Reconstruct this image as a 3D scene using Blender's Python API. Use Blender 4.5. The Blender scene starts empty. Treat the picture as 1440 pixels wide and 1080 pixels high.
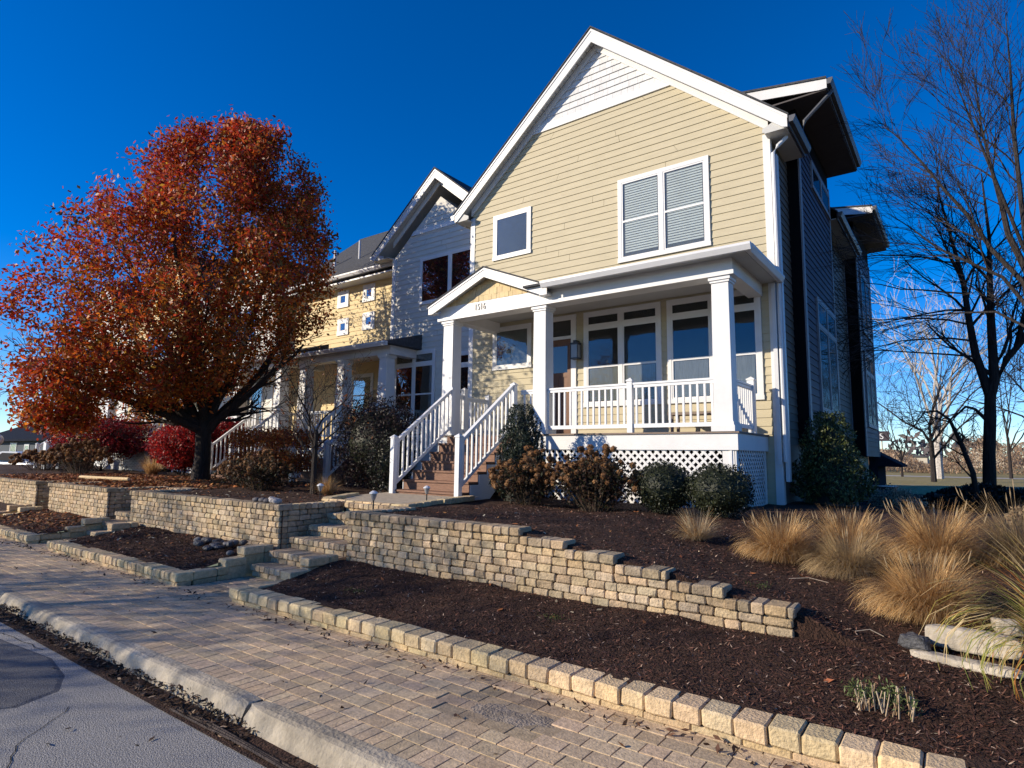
import bpy, math, random
import numpy as np
from mathutils import Vector, Matrix
random.seed(7); np.random.seed(7)
R=math.radians
SC=bpy.context.scene; COL=SC.collection
# ------------------------------------------------------------------ camera
yaw,pitch,roll,FPX=R(-36.45985),R(6.77216),R(0.647829),856.215
cy,sy,cp,sp=math.cos(yaw),math.sin(yaw),math.cos(pitch),math.sin(pitch)
fwd=Vector((sy*cp,cy*cp,sp)); rt=Vector((cy,-sy,0)); up=rt.cross(fwd)
r2=rt*math.cos(roll)+up*math.sin(roll); u2=-rt*math.sin(roll)+up*math.cos(roll)
cd=bpy.data.cameras.new('camera'); cam=bpy.data.objects.new('camera',cd); COL.objects.link(cam)
cd.sensor_width=36; cd.lens=FPX/1440*36; cd.clip_end=3000; cd.clip_start=.05
cam.matrix_world=Matrix(((r2.x,u2.x,-fwd.x,0),(r2.y,u2.y,-fwd.y,0),(r2.z,u2.z,-fwd.z,1.6),(0,0,0,1)))
SC.camera=cam
# ------------------------------------------------------------------ light
SUN_AZ=R(43); SUN_EL=R(21.2)          # light travels towards +X +Y
w=bpy.data.worlds.new('World'); SC.world=w; w.use_nodes=True
nt=w.node_tree; bg=nt.nodes['Background']; sky=nt.nodes.new('ShaderNodeTexSky')
sky.sky_type='NISHITA'; sky.sun_disc=False; sky.sun_elevation=SUN_EL; sky.sun_rotation=SUN_AZ+math.pi
sky.air_density=.8; sky.dust_density=.06; sky.ozone_density=4.0; sky.altitude=200
hs=nt.nodes.new('ShaderNodeHueSaturation'); hs.inputs['Saturation'].default_value=1.36; hs.inputs['Hue'].default_value=.512
nt.links.new(sky.outputs[0],hs.inputs['Color']); nt.links.new(hs.outputs[0],bg.inputs[0]); bg.inputs[1].default_value=.142
sl=bpy.data.lights.new('sun','SUN'); sl.energy=5.0; sl.angle=R(.5); sl.color=(1,.87,.68)
so=bpy.data.objects.new('sun',sl); COL.objects.link(so)
D=Vector((math.sin(SUN_AZ)*math.cos(SUN_EL),math.cos(SUN_AZ)*math.cos(SUN_EL),-math.sin(SUN_EL)))
so.rotation_euler=D.to_track_quat('-Z','Y').to_euler(); so.location=(-20,-20,20)
SC.view_settings.view_transform='Standard'; SC.view_settings.look='None'
SC.view_settings.exposure=.33; SC.view_settings.gamma=1
# ------------------------------------------------------------------ materials
def mat(name,col,rough=.7,var=.15,scale=6,bump=0,bscale=40,attr=False,spec=.3,detail=4,metal=0,stretch=None,trans=0,col2=None,var2=0,scale2=1):
    m=bpy.data.materials.new(name); m.use_nodes=True; N=m.node_tree.nodes; L=m.node_tree.links
    b=N['Principled BSDF']; b.inputs['Roughness'].default_value=rough; b.inputs['Specular IOR Level'].default_value=spec
    b.inputs['Metallic'].default_value=metal
    tc=N.new('ShaderNodeTexCoord'); geo=tc.outputs['Object']
    mp=N.new('ShaderNodeMapping'); L.new(geo,mp.inputs[0])
    if stretch: mp.inputs['Scale'].default_value=stretch
    no=N.new('ShaderNodeTexNoise'); no.inputs['Scale'].default_value=scale; no.inputs['Detail'].default_value=detail; no.inputs['Roughness'].default_value=.65
    L.new(mp.outputs[0],no.inputs['Vector'])
    rm=N.new('ShaderNodeMapRange'); rm.inputs[1].default_value=.3; rm.inputs[2].default_value=.7; rm.inputs[3].default_value=1-var; rm.inputs[4].default_value=1+var
    L.new(no.outputs[0],rm.inputs[0])
    mx=N.new('ShaderNodeVectorMath'); mx.operation='SCALE'
    if attr:
        a=N.new('ShaderNodeAttribute'); a.attribute_name='tint'; 
        mm=N.new('ShaderNodeVectorMath'); mm.operation='MULTIPLY'; L.new(a.outputs['Color'],mm.inputs[0]); mm.inputs[1].default_value=col; src=mm.outputs[0]
    elif col2:
        n2=N.new('ShaderNodeTexNoise'); n2.inputs['Scale'].default_value=scale2; n2.inputs['Detail'].default_value=6; L.new(geo,n2.inputs['Vector'])
        r3=N.new('ShaderNodeMapRange'); r3.inputs[1].default_value=.45-var2; r3.inputs[2].default_value=.55+var2; L.new(n2.outputs[0],r3.inputs[0])
        mc=N.new('ShaderNodeMix'); mc.data_type='RGBA'; L.new(r3.outputs[0],mc.inputs[0]); mc.inputs[6].default_value=(*col,1); mc.inputs[7].default_value=(*col2,1); src=mc.outputs[2]
    else:
        c=N.new('ShaderNodeCombineXYZ'); 
        for i in range(3): c.inputs[i].default_value=col[i]
        src=c.outputs[0]
    L.new(src,mx.inputs[0]); L.new(rm.outputs[0],mx.inputs['Scale']); L.new(mx.outputs[0],b.inputs['Base Color'])
    if bump:
        nb=N.new('ShaderNodeTexNoise'); nb.inputs['Scale'].default_value=bscale; nb.inputs['Detail'].default_value=5; L.new(mp.outputs[0],nb.inputs['Vector'])
        bp=N.new('ShaderNodeBump'); bp.inputs['Strength'].default_value=min(1,bump*6); bp.inputs['Distance'].default_value=bump*.12; L.new(nb.outputs[0],bp.inputs['Height']); L.new(bp.outputs[0],b.inputs['Normal'])
    if trans:
        t=N.new('ShaderNodeBsdfTranslucent'); L.new(mx.outputs[0],t.inputs[0]); ms=N.new('ShaderNodeMixShader'); ms.inputs[0].default_value=trans
        L.new(b.outputs[0],ms.inputs[1]); L.new(t.outputs[0],ms.inputs[2]); L.new(ms.outputs[0],N['Material Output'].inputs[0])
    return m
def glassmat(name,refl=.05,tint=(.6,.7,.75)):
    m=bpy.data.materials.new(name); m.use_nodes=True; N=m.node_tree.nodes; L=m.node_tree.links
    for n in list(N):
        if n.type!='OUTPUT_MATERIAL': N.remove(n)
    g=N.new('ShaderNodeBsdfGlossy'); g.inputs['Roughness'].default_value=.03; g.inputs[0].default_value=(.9,.95,1,1)
    tc=N.new('ShaderNodeTexCoord'); no=N.new('ShaderNodeTexNoise'); no.inputs['Scale'].default_value=1.3; L.new(tc.outputs['Object'],no.inputs[0])
    bp=N.new('ShaderNodeBump'); bp.inputs['Strength'].default_value=.12; bp.inputs['Distance'].default_value=.05; L.new(no.outputs[0],bp.inputs['Height']); L.new(bp.outputs[0],g.inputs['Normal'])
    t=N.new('ShaderNodeBsdfTransparent'); t.inputs[0].default_value=(*tint,1)
    fr=N.new('ShaderNodeLayerWeight'); fr.inputs[0].default_value=.3
    rm=N.new('ShaderNodeMapRange'); rm.inputs[3].default_value=refl; rm.inputs[4].default_value=.45; L.new(fr.outputs['Fresnel'],rm.inputs[0])
    ms=N.new('ShaderNodeMixShader'); L.new(rm.outputs[0],ms.inputs[0]); L.new(t.outputs[0],ms.inputs[1]); L.new(g.outputs[0],ms.inputs[2]); L.new(ms.outputs[0],N['Material Output'].inputs[0])
    return m
M={}
M['white']=mat('white_paint',(.69,.69,.69),.45,.05,3,spec=.4)
M['white_rail']=mat('white_vinyl',(.72,.73,.74),.4,.04,3,spec=.45)
M['cream']=mat('cream_siding',(.49,.43,.295),.65,.06,2.5,.03,60,stretch=(1,1,4))
M['yellow']=mat('yellow_siding',(.66,.52,.28),.65,.06,2.5,.03,60,stretch=(1,1,4))
M['shake']=mat('cream_shake',(.62,.49,.28),.7,.1,8,.05,50,attr=True)
M['wshake']=mat('white_shake',(.66,.66,.66),.7,.08,8,.05,50,attr=True)
M['grey']=mat('pale_grey_siding',(.62,.595,.53),.65,.06,2.5,.03,60,stretch=(1,1,4))
M['wsiding']=mat('white_siding',(.68,.67,.62),.65,.05,2.5,.03,60)
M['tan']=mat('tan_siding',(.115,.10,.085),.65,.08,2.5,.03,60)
M['shade_grey']=mat('shade_grey_trim',(.23,.24,.265),.5,.06,3)  # white trim greyed, the side wall's shade is in the colour
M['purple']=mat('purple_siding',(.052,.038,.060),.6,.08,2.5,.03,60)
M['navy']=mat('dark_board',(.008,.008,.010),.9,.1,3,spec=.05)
M['roof']=mat('asphalt_shingles',(.075,.078,.085),.9,.3,12,.15,90,spec=.2)
M['roofdark']=mat('dark_roof',(.014,.018,.03),.95,.2,5,.1,60,spec=.05)
M['soffit']=mat('soffit',(.52,.52,.50),.6,.05,3)
M['gutter']=mat('gutter_metal',(.62,.63,.65),.35,.05,3,spec=.5)
M['guttershade']=mat('gutter_shade',(.10,.105,.12),.45,.05,3,spec=.3)  # gutter metal darkened to carry the shade of the right side
M['deck']=mat('deck_boards',(.20,.15,.12),.6,.15,10,.05,40)
M['cedar']=mat('cedar_stair_wood',(.20,.105,.068),.6,.3,9,.06,50,stretch=(1,6,6))
M['dark']=mat('interior_shade',(.012,.014,.018),.8,.1,3,spec=.1)  # near black standing in for unlit interiors and the shade under decks
M['dimpanel']=mat('dim_room_panel',(.17,.18,.175),.8,.1,3,spec=.1)  # grey panel colour standing in for a dim room
M['curtain']=mat('curtain_cloth',(.30,.30,.28),.8,.2,14,stretch=(3,3,.3))
M['blind']=mat('blind_slats',(.72,.75,.70),.5,.05,3)
M['glass']=glassmat('window_glass',.03,(.88,.9,.9))
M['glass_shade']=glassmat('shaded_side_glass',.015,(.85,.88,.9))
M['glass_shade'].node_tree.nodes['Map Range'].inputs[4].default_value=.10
M['glass2']=glassmat('blind_window_glass',.02,(.96,.97,.96))
M['lamp']=mat('black_metal',(.015,.015,.018),.35,.05,3,spec=.5)
M['lampglass']=mat('lamp_glass',(.25,.25,.25),.2,.05,3,spec=.6)
M['door']=mat('brown_door',(.16,.075,.04),.45,.2,4,.03,30,stretch=(4,4,.6))
M['brass']=mat('brass',(.5,.35,.12),.3,.05,3,metal=.8)
M['brick']=mat('tumbled_stone',(.47,.36,.235),.9,.30,16,.14,50,attr=True)
M['kerbstone']=mat('edging_stone',(.60,.46,.27),.9,.24,24,.13,60,attr=True)
M['paver']=mat('paver_stone',(.51,.385,.25),.9,.28,34,.08,70,attr=True)
M['joint']=mat('joint_sand',(.035,.027,.02),.95,.35,30,.2,60)
M['dirt']=mat('grey_dirt',(.30,.245,.19),.95,.35,9,.2,60)
M['concrete']=mat('kerb_concrete',(.43,.375,.29),.85,.28,7,.12,40,col2=(.29,.25,.19),var2=.1,scale2=1.2)
M['asphalt']=mat('asphalt',(.33,.32,.31),.9,.6,85,.16,120,spec=.3,col2=(.26,.255,.25),var2=.15,scale2=.7)
M['patch']=mat('asphalt_patch',(.13,.13,.138),.85,.5,85,.16,120,spec=.3)
M['mulch']=mat('mulch_soil',(.060,.030,.020),.95,.6,35,.5,60)
M['chip']=mat('mulch_chips',(1,1,1),.85,.3,60,attr=True)
M['leaf']=mat('autumn_leaves',(1,1,1),.5,.2,40,attr=True,trans=.45,spec=.4)
M['leafg']=mat('fallen_leaves',(1,1,1),.7,.3,40,attr=True,spec=.2)
M['ever']=mat('evergreen_leaves',(1,1,1),.5,.25,30,attr=True,trans=.12,spec=.35)
M['blade']=mat('grass_blades',(1,1,1),.6,.15,30,attr=True,trans=.35,spec=.25)
M['bark']=mat('dark_bark',(.028,.021,.018),.9,.4,12,.4,30,stretch=(1,1,.25))
M['barkg']=mat('grey_bark',(.034,.028,.027),.9,.4,12,.4,30,stretch=(1,1,.25))
M['birch']=mat('birch_bark',(.50,.46,.42),.8,.5,9,.2,30,stretch=(1,1,2))
M['rock']=mat('limestone_block',(.42,.37,.30),.9,.25,5,.25,14)
M['rockd']=mat('dark_river_stone',(.07,.07,.075),.5,.4,6,.2,30)
M['rockl']=mat('river_stone',(.28,.26,.24),.6,.3,6,.1,30,attr=True)
M['turf']=mat('grass_turf',(.25,.21,.08),.95,.35,3,.3,30,col2=(.32,.26,.12),var2=.2,scale2=.25)
M['land']=mat('field_ground',(.15,.13,.07),.95,.3,1,.2,5)
M['brush']=mat('brush',(1,1,1),.9,.3,4,attr=True,trans=.2)
M['bluewall']=mat('blue_grey_wall',(.055,.07,.09),.8,.1,3)
M['carpaint']=mat('white_car_paint',(.6,.62,.65),.25,.03,3,spec=.6)
M['rubber']=mat('rubber',(.02,.02,.02),.8,.1,3)
M['pale']=mat('pale_wall',(.5,.45,.36),.8,.1,3)
M['signdark']=mat('sign_board',(.05,.04,.05),.6,.1,3)
M['frost']=mat('frosted_globe',(.7,.7,.66),.3,.03,3,spec=.5)
M['iron']=mat('rusty_iron',(.05,.035,.03),.7,.4,20,.2,60)
M['path']=mat('path_concrete',(.44,.37,.28),.9,.2,8,.15,60)
# ------------------------------------------------------------------ mesh helpers
ORG={}
class MB:
    def __init__(s): s.v=[]; s.f=[]; s.t=[]
    def add(s,vs,fs,t=None):
        o=len(s.v); s.v+= [tuple(p) for p in vs]; s.f+=[tuple(i+o for i in f) for f in fs]; s.t+=[t or (1,1,1)]*len(fs)
    def box(s,x0,x1,y0,y1,z0,z1,t=None):
        if x0>x1:x0,x1=x1,x0
        if y0>y1:y0,y1=y1,y0
        if z0>z1:z0,z1=z1,z0
        s.add([(x0,y0,z0),(x1,y0,z0),(x1,y1,z0),(x0,y1,z0),(x0,y0,z1),(x1,y0,z1),(x1,y1,z1),(x0,y1,z1)],
              [(0,3,2,1),(4,5,6,7),(0,1,5,4),(1,2,6,5),(2,3,7,6),(3,0,4,7)],t)
    def hexa(s,b,t_,t=None): # 4 bottom pts ccw, 4 top pts
        s.add(list(b)+list(t_),[(0,3,2,1),(4,5,6,7),(0,1,5,4),(1,2,6,5),(2,3,7,6),(3,0,4,7)],t)
    def stone(s,x0,x1,y0,y1,z0,z1,c=.012,j=.004,t=None,rz=0):
        # bevelled, slightly irregular block
        cx,cy_,cz=(x0+x1)/2,(y0+y1)/2,(z0+z1)/2; hx,hy,hz=(x1-x0)/2,(y1-y0)/2,(z1-z0)/2
        vs=[];idx={}
        ca,sa=math.cos(rz),math.sin(rz)
        for sx in(-1,1):
            for sy_ in(-1,1):
                for sz in(-1,1):
                    jx,jy,jz=[random.uniform(-j,j) for _ in range(3)]
                    cc=c*random.uniform(.6,1.5)
                    for k in range(3):
                        p=[sx*hx,sy_*hy,sz*hz]
                        for m_ in range(3):
                            if m_!=k: p[m_]-=(sx,sy_,sz)[m_]*cc
                        X,Y_=p[0]+jx,p[1]+jy
                        idx[(sx,sy_,sz,k)]=len(vs); vs.append((cx+X*ca-Y_*sa,cy_+X*sa+Y_*ca,cz+p[2]+jz))
        I=lambda a,b,c_,k: idx[(a,b,c_,k)]
        f=[]
        f+=[(I(1,-1,-1,0),I(1,1,-1,0),I(1,1,1,0),I(1,-1,1,0)),(I(-1,-1,-1,0),I(-1,-1,1,0),I(-1,1,1,0),I(-1,1,-1,0))]
        f+=[(I(-1,1,-1,1),I(-1,1,1,1),I(1,1,1,1),I(1,1,-1,1)),(I(-1,-1,-1,1),I(1,-1,-1,1),I(1,-1,1,1),I(-1,-1,1,1))]
        f+=[(I(-1,-1,1,2),I(1,-1,1,2),I(1,1,1,2),I(-1,1,1,2)),(I(-1,-1,-1,2),I(-1,1,-1,2),I(1,1,-1,2),I(1,-1,-1,2))]
        for a in(-1,1):
            for b in(-1,1):
                f.append((I(-1,a,b,1),I(1,a,b,1),I(1,a,b,2),I(-1,a,b,2)))
                f.append((I(a,-1,b,0),I(a,1,b,0),I(a,1,b,2),I(a,-1,b,2)))
                f.append((I(a,b,-1,0),I(a,b,1,0),I(a,b,1,1),I(a,b,-1,1)))
                for c_ in(-1,1): f.append((I(a,b,c_,0),I(a,b,c_,1),I(a,b,c_,2)))
        s.add(vs,f,t)
    def prism(s,poly,axis,a,b,t=None):
        n=len(poly)
        def P(p,q): return (q,p[0],p[1]) if axis=='x' else ((p[0],q,p[1]) if axis=='y' else (p[0],p[1],q))
        vs=[P(p,a) for p in poly]+[P(p,b) for p in poly]
        s.add(vs,[tuple(range(n)),tuple(range(2*n-1,n-1,-1))]+[(i,(i+1)%n,n+(i+1)%n,n+i) for i in range(n)],t)
    def tube(s,pts,rad,n=6,t=None,cap=True):
        pts=[Vector(p) for p in pts]; rings=[]
        for i,p in enumerate(pts):
            d=(pts[min(i+1,len(pts)-1)]-pts[max(i-1,0)])
            if d.length<1e-6: d=Vector((0,0,1))
            d.normalize(); a=d.cross(Vector((0,0,1)) if abs(d.z)<.9 else Vector((1,0,0))).normalized(); b=d.cross(a)
            rr=rad[i] if hasattr(rad,'__len__') else rad
            rings.append([p+a*math.cos(2*math.pi*k/n)*rr+b*math.sin(2*math.pi*k/n)*rr for k in range(n)])
        vs=[q for r in rings for q in r]; fs=[]
        for i in range(len(pts)-1):
            for k in range(n): fs.append((i*n+k,i*n+(k+1)%n,(i+1)*n+(k+1)%n,(i+1)*n+k))
        if cap and n>2: fs+= [tuple(range(n))[::-1],tuple((len(pts)-1)*n+k for k in range(n))]
        s.add(vs,fs,t)
    def beam(s,a,b,wx,wz,t=None): # rectangular bar from a to b, width sideways, height vertical
        a=Vector(a);b=Vector(b);d=(b-a).normalized(); sd=d.cross(Vector((0,0,1)))
        if sd.length<1e-3: sd=Vector((1,0,0))
        sd.normalize(); sd*=wx/2; u=Vector((0,0,wz/2))
        if abs(d.z)>.98: u=d.cross(sd.normalized())*wz/2
        q=lambda p:[p-sd-u,p+sd-u,p+sd+u,p-sd+u]
        s.add(q(a)+q(b),[(0,1,2,3),(7,6,5,4),(0,4,5,1),(1,5,6,2),(2,6,7,3),(3,7,4,0)],t)
    def build(s,name,m,parent=None,smooth=False):
        return mesh_np(name,np.array(s.v,dtype=np.float32),s.f,np.array(s.t,dtype=np.float32),m,parent,smooth)
def mesh_np(name,V,F,T,m,parent=None,smooth=False,origin=None):
    me=bpy.data.meshes.new(name)
    if origin is None and parent is None:
        origin=np.array([(V[:,0].min()+V[:,0].max())/2,(V[:,1].min()+V[:,1].max())/2,V[:,2].min()])
    org=ORG[parent.name] if parent else origin
    V=V-np.array(org,dtype=np.float32)
    if isinstance(F,np.ndarray):
        nf,k=F.shape; me.vertices.add(len(V)); me.vertices.foreach_set('co',V.astype(np.float32).ravel())
        me.loops.add(nf*k); me.loops.foreach_set('vertex_index',F.astype(np.int32).ravel())
        me.polygons.add(nf); me.polygons.foreach_set('loop_start',np.arange(0,nf*k,k,dtype=np.int32)); me.update(calc_edges=True)
    else: me.from_pydata([tuple(p) for p in V.tolist()],[],F); me.update()
    if T is not None and len(T)==len(me.polygons) :
        a=me.attributes.new('tint','FLOAT_COLOR','FACE'); a.data.foreach_set('color',np.concatenate([T,np.ones((len(T),1))],1).astype(np.float32).ravel())
    if smooth: me.polygons.foreach_set('use_smooth',[True]*len(me.polygons))
    me.materials.append(m)
    o=bpy.data.objects.new(name,me); COL.objects.link(o)
    if parent: o.parent=parent; ORG[o.name]=org
    else: o.location=tuple(float(c) for c in org); ORG[o.name]=np.array(org)
    return o
def thing(name,label,cat,loc,group=None):
    o=bpy.data.objects.new(name,None); COL.objects.link(o); o.location=loc; o.empty_display_size=.2
    o['label']=label; o['category']=cat
    if group:o['group']=group
    ORG[o.name]=np.array(loc,dtype=float); return o
def tag(o,label,cat,group=None):
    o['label']=label;o['category']=cat
    if group:o['group']=group
    return o
def kind(o,k,label=None,cat=None):
    o['kind']=k
    if label:o['label']=label
    if cat:o['category']=cat
    return o
def smooth01(a,b,x): 
    t=min(1,max(0,(x-a)/(b-a))); return t*t*(3-2*t)
def hsh(x,y): return .5*math.sin(x*1.7+y*.9)+.3*math.sin(x*3.1-y*2.3)+.2*math.sin(x*6.3+y*5.1)
# ------------------------------------------------------------------ ground heights
def bedz(x,y): # bed between kerb stones and wall, and its slope on the right
    z=.135+.15*smooth01(3.85,5.05,y)
    if y>5.05: z+= .40*smooth01(5.05,7.2,y)
    return z
def terz(x,y):
    z=.85 if x<-3.6 else .85-.37*min(1,(x+3.6)/2.4)
    f=bedz(x,y)
    k=smooth01(-1.25,-.5,x); z=z*(1-k)+f*k
    h=.80 if x<-3 else .80-.1*smooth01(-3,0,x)
    if x<-12: h=.85
    z=z+(h-z)*smooth01(6.5,8.5,y)
    z-= .30*smooth01(12,20,y)*smooth01(-4,-1.5,x)
    return z
def grid(name,x0,x1,y0,y1,nx,ny,zf,m,skirt=.3,amp=.022,sx=None):
    xs=np.linspace(x0,x1,nx); ys=np.linspace(y0,y1,ny); v=[];f=[]
    for j,y in enumerate(ys):
        for i,x in enumerate(xs):
            v.append((x,y,zf(x,y)+amp*hsh(x*2,y*2)))
    for j in range(ny-1):
        for i in range(nx-1): f.append((j*nx+i,j*nx+i+1,(j+1)*nx+i+1,(j+1)*nx+i))
    if skirt:
        b=len(v)
        for i in range(nx): v.append((xs[i],y0,v[i][2]-skirt))
        for i in range(nx-1): f.append((b+i,b+i+1,i+1,i))
    mb=MB(); mb.add(v,f); o=mb.build(name,m,smooth=True); return o
# ------------------------------------------------------------------ structure: ground
mb=MB(); mb.add([(-1500,-600,-.32),(900,-600,-.32),(900,2.2,-.32),(-1500,2.2,-.32)],[(0,1,2,3)]); kind(mb.build('ground',M['land']),'structure')
# far field rises a little to its own level behind the houses
mb=MB(); mb.add([(-1500,11.9,.38),(900,11.9,.38),(900,1800,.38),(-1500,1800,.38)],[(0,1,2,3)]); kind(mb.build('field',M['turf']),'structure')
mb=MB(); mb.add([(-1500,3.9,.1),(-44,3.9,.1),(-44,11.9,.1),(-1500,11.9,.1)],[(0,1,2,3)]); kind(mb.build('side_lawn',M['turf']),'structure')
mb=MB(); mb.add([(-1500,-7.5,-.13),(60,-7.5,-.13),(60,2.14,-.13),(-1500,2.14,-.13)],[(0,1,2,3)]); kind(mb.build('road',M['asphalt']),'structure')
pp=[(-11,1.2),(-9.4,1.62),(-7.5,1.88),(-6.3,2.0),(-5.75,1.92),(-5.42,1.78),(-5.3,1.5),(-5.5,1.2),(-6.0,.6),(-6.8,-.3),(-9,-1),(-12,-1)]
mb=MB(); n=len(pp); mb.add([(x,y,-.122) for x,y in pp]+[(x+.03*math.copysign(1,x+7.5),y+.03,-.131) for x,y in pp],[tuple(range(n))[::-1]]+[(i,(i+1)%n,n+(i+1)%n,n+i) for i in range(n)]); kind(mb.build('road_patch',M['patch']),'structure')
mb=MB()
for pts in (((-5.0,1.75),(-4.6,1.35),(-4.2,1.2),(-3.9,.8),(-3.7,.2)),((-7.8,1.9),(-7.4,2.0),(-6.6,2.05)),((-12,1.0),(-10.5,.4),(-9.6,.3),(-8.8,-.3)),((-4.2,1.2),(-3.4,1.35),(-2.8,1.3))):
    for (xa,ya),(xb,yb) in zip(pts[:-1],pts[1:]):
        n_=6; pv=None
        for q in range(n_+1):
            f=q/n_; x_=xa+(xb-xa)*f+.02*hsh(q*3+xa,ya*4); y_=ya+(yb-ya)*f+.02*hsh(q*5+xa*2,yb*3)
            if pv: mb.add([(pv[0],pv[1]-.003,-.1265),(x_,y_-.003,-.1265),(x_,y_+.004,-.1265),(pv[0],pv[1]+.004,-.1265)],[(0,1,2,3)])
            pv=(x_,y_)
kind(mb.build('road_cracks',M['rubber']),'structure')
mb=MB(); mb.add([(-60,2.1,-.126),(8,2.1,-.126),(8,2.45,-.112),(-60,2.45,-.112)],[(0,1,2,3)]); kind(mb.build('gutter_strip',M['mulch']),'structure')
mb=MB(); mb.add([(-60,2.40,-.016),(8,2.40,-.016),(8,4.6,-.016),(-60,4.6,-.016)],[(0,1,2,3)]); kind(mb.build('sidewalk_base',M['joint']),'structure')
# kerb, in cast lengths with rounded nose
def kerb(xa,xb,nm='kerb'):
    mb=MB(); nx=max(2,int((xb-xa)/.12)); prof=[(2.435,-.2),(2.435,.004),(2.355,.004),(2.325,-.006),(2.305,-.03),(2.285,-.075),(2.262,-.14),(2.262,-.2)]
    v=[];f=[]
    for i in range(nx+1):
        x=xa+(xb-xa)*i/nx; e=0
        dmin=min(x-xa,xb-x)
        if dmin<.05: e=.02
        for k,(y,z) in enumerate(prof):
            jj=.006*hsh(x*4,k*1.3) if 1<k<7 else 0
            v.append((x+(.015*math.sin(k*2.1) if i in(0,nx) else 0),y+jj+ (e if k>2 else 0),z-(e*.5 if 0<k<4 else 0)))
    n=len(prof)
    for i in range(nx):
        for k in range(n-1): f.append((i*n+k,i*n+k+1,(i+1)*n+k+1,(i+1)*n+k))
    f+=[tuple(range(n)),tuple(nx*n+k for k in range(n))[::-1]]
    mb.add(v,f); return mb
mb=MB()
for a,b in ((-45,-22),(-22,-13.7),(-13.68,-8.9),(-8.89,-3.83),(-3.79,1.2),(1.21,8)):
    k=kerb(a,b); mb.add(k.v,k.f)
kind(mb.build('kerb',M['concrete'],smooth=False),'structure')
# pavers
mb=MB()
def tintr(a=.75,b=1.2,hue=.06):
    k=random.uniform(a,b); return (k*(1+random.uniform(-hue,hue)),k,k*(1+random.uniform(-hue,hue)))
x=-40
while x<3.5:
    wd=.088; far=x<-14
    if far: wd=.2
    mb.stone(x+.003,x+wd-.003,2.440,2.600,-.05,random.uniform(-.001,.001),.0012,.0006,tintr(.85,1.15,.03))
    x+=wd
rows=[(2.605,2.735),(2.74,2.87),(2.875,3.005),(3.01,3.14),(3.145,3.275),(3.28,3.41),(3.415,3.545),(3.55,3.68),(3.685,3.80)]
for r_,(ya,yb) in enumerate(rows):
    x=-40+(.09 if r_%2 else 0)
    while x<3.5:
        L=.19 if random.random()<.8 else .145
        if x<-14: L=.38
        dx=random.uniform(-.002,.002); zt=random.uniform(-.0012,.0012)
        k=1.0
        # worn dirty hollow in the paving
        dd=((x+2.55)/.42)**2+((ya-3.2)/.3)**2
        if dd<1.1: zt-=.007; k=.72
        t=tintr(.80,1.12,.035); 
        mb.stone(x+.0035,x+L-.0035,ya+.0025,yb-.0025,-.05,zt,.0012,.0006,tuple(c*k for c in t),random.uniform(-.01,.01))
        x+=L
for yy in np.arange(3.80,4.6,.135):   # entry path between the beds
    for (xa,xb) in ((-7.66,-6.56),(-13.1,-12.2),(-17.5,-16.9)):
        x=xa
        while x<xb-.05:
            mb.stone(x+.004,min(x+.19,xb)-.004,yy+.003,yy+.13,-.05,.0+random.uniform(-.003,.003),.007,.002,tintr(.65,1.0)); x+=.19
kind(mb.build('sidewalk',M['paver']),'structure')
mb=MB(); 
def blob(mb,cx,cy_,rx,ry,z,n=20):
    mb.add([(cx,cy_,z+.004)]+[(cx+rx*(1+.25*random.uniform(-1,1))*math.cos(2*math.pi*i/n),cy_+ry*(1+.25*random.uniform(-1,1))*math.sin(2*math.pi*i/n),z-.006) for i in range(n)],[(0,1+i,1+(i+1)%n) for i in range(n)])
blob(mb,-2.45,3.22,.30,.15,-.004); blob(mb,-2.2,3.3,.25,.12,-.006)
kind(mb.build('dirt',M['dirt']),'structure')
# beds and terrace
kind(grid('planting_bed',-6.35,6,3.82,5.08,220,26,bedz,M['mulch'],0),'structure')
kind(grid('planting_bed',-12.2,-7.85,3.82,5.08,90,26,bedz,M['mulch'],0),'structure')
kind(grid('planting_bed',-16.9,-13.1,3.82,5.08,60,20,bedz,M['mulch'],0),'structure')
kind(grid('planting_bed',-44,-17.45,3.82,5.08,60,10,bedz,M['mulch'],0),'structure')
kind(grid('terrace',-6.27,6,5.09,12.2,250,140,terz,M['mulch'],.9),'structure')
for a_,b_,y_ in ((-44,-17.58,5.09),(-17.58,-16.75,6.1),(-16.75,-13.52,5.09),(-13.52,-12.5,6.0),(-12.5,-7.72,5.09)):
    kind(grid('terrace',a_,b_,y_,14,max(8,int((b_-a_)*8)),80,terz,M['mulch'],.9),'structure')
kind(grid('terrace',-7.73,-6.26,6.15,12.2,30,80,terz,M['mulch'],.9),'structure')
kind(grid('side_yard',-3.2,30,12.18,26,60,50,lambda x,y: terz(x,y) if x<6 else terz(6,y),M['mulch'],.3,.02),'structure')
mb=MB(); mb.add([(6,3.7,.14),(60,3.7,.14),(60,12.3,.5),(6,12.3,.7)],[(0,1,2,3)]); kind(mb.build('lawn',M['turf']),'structure')
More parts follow.
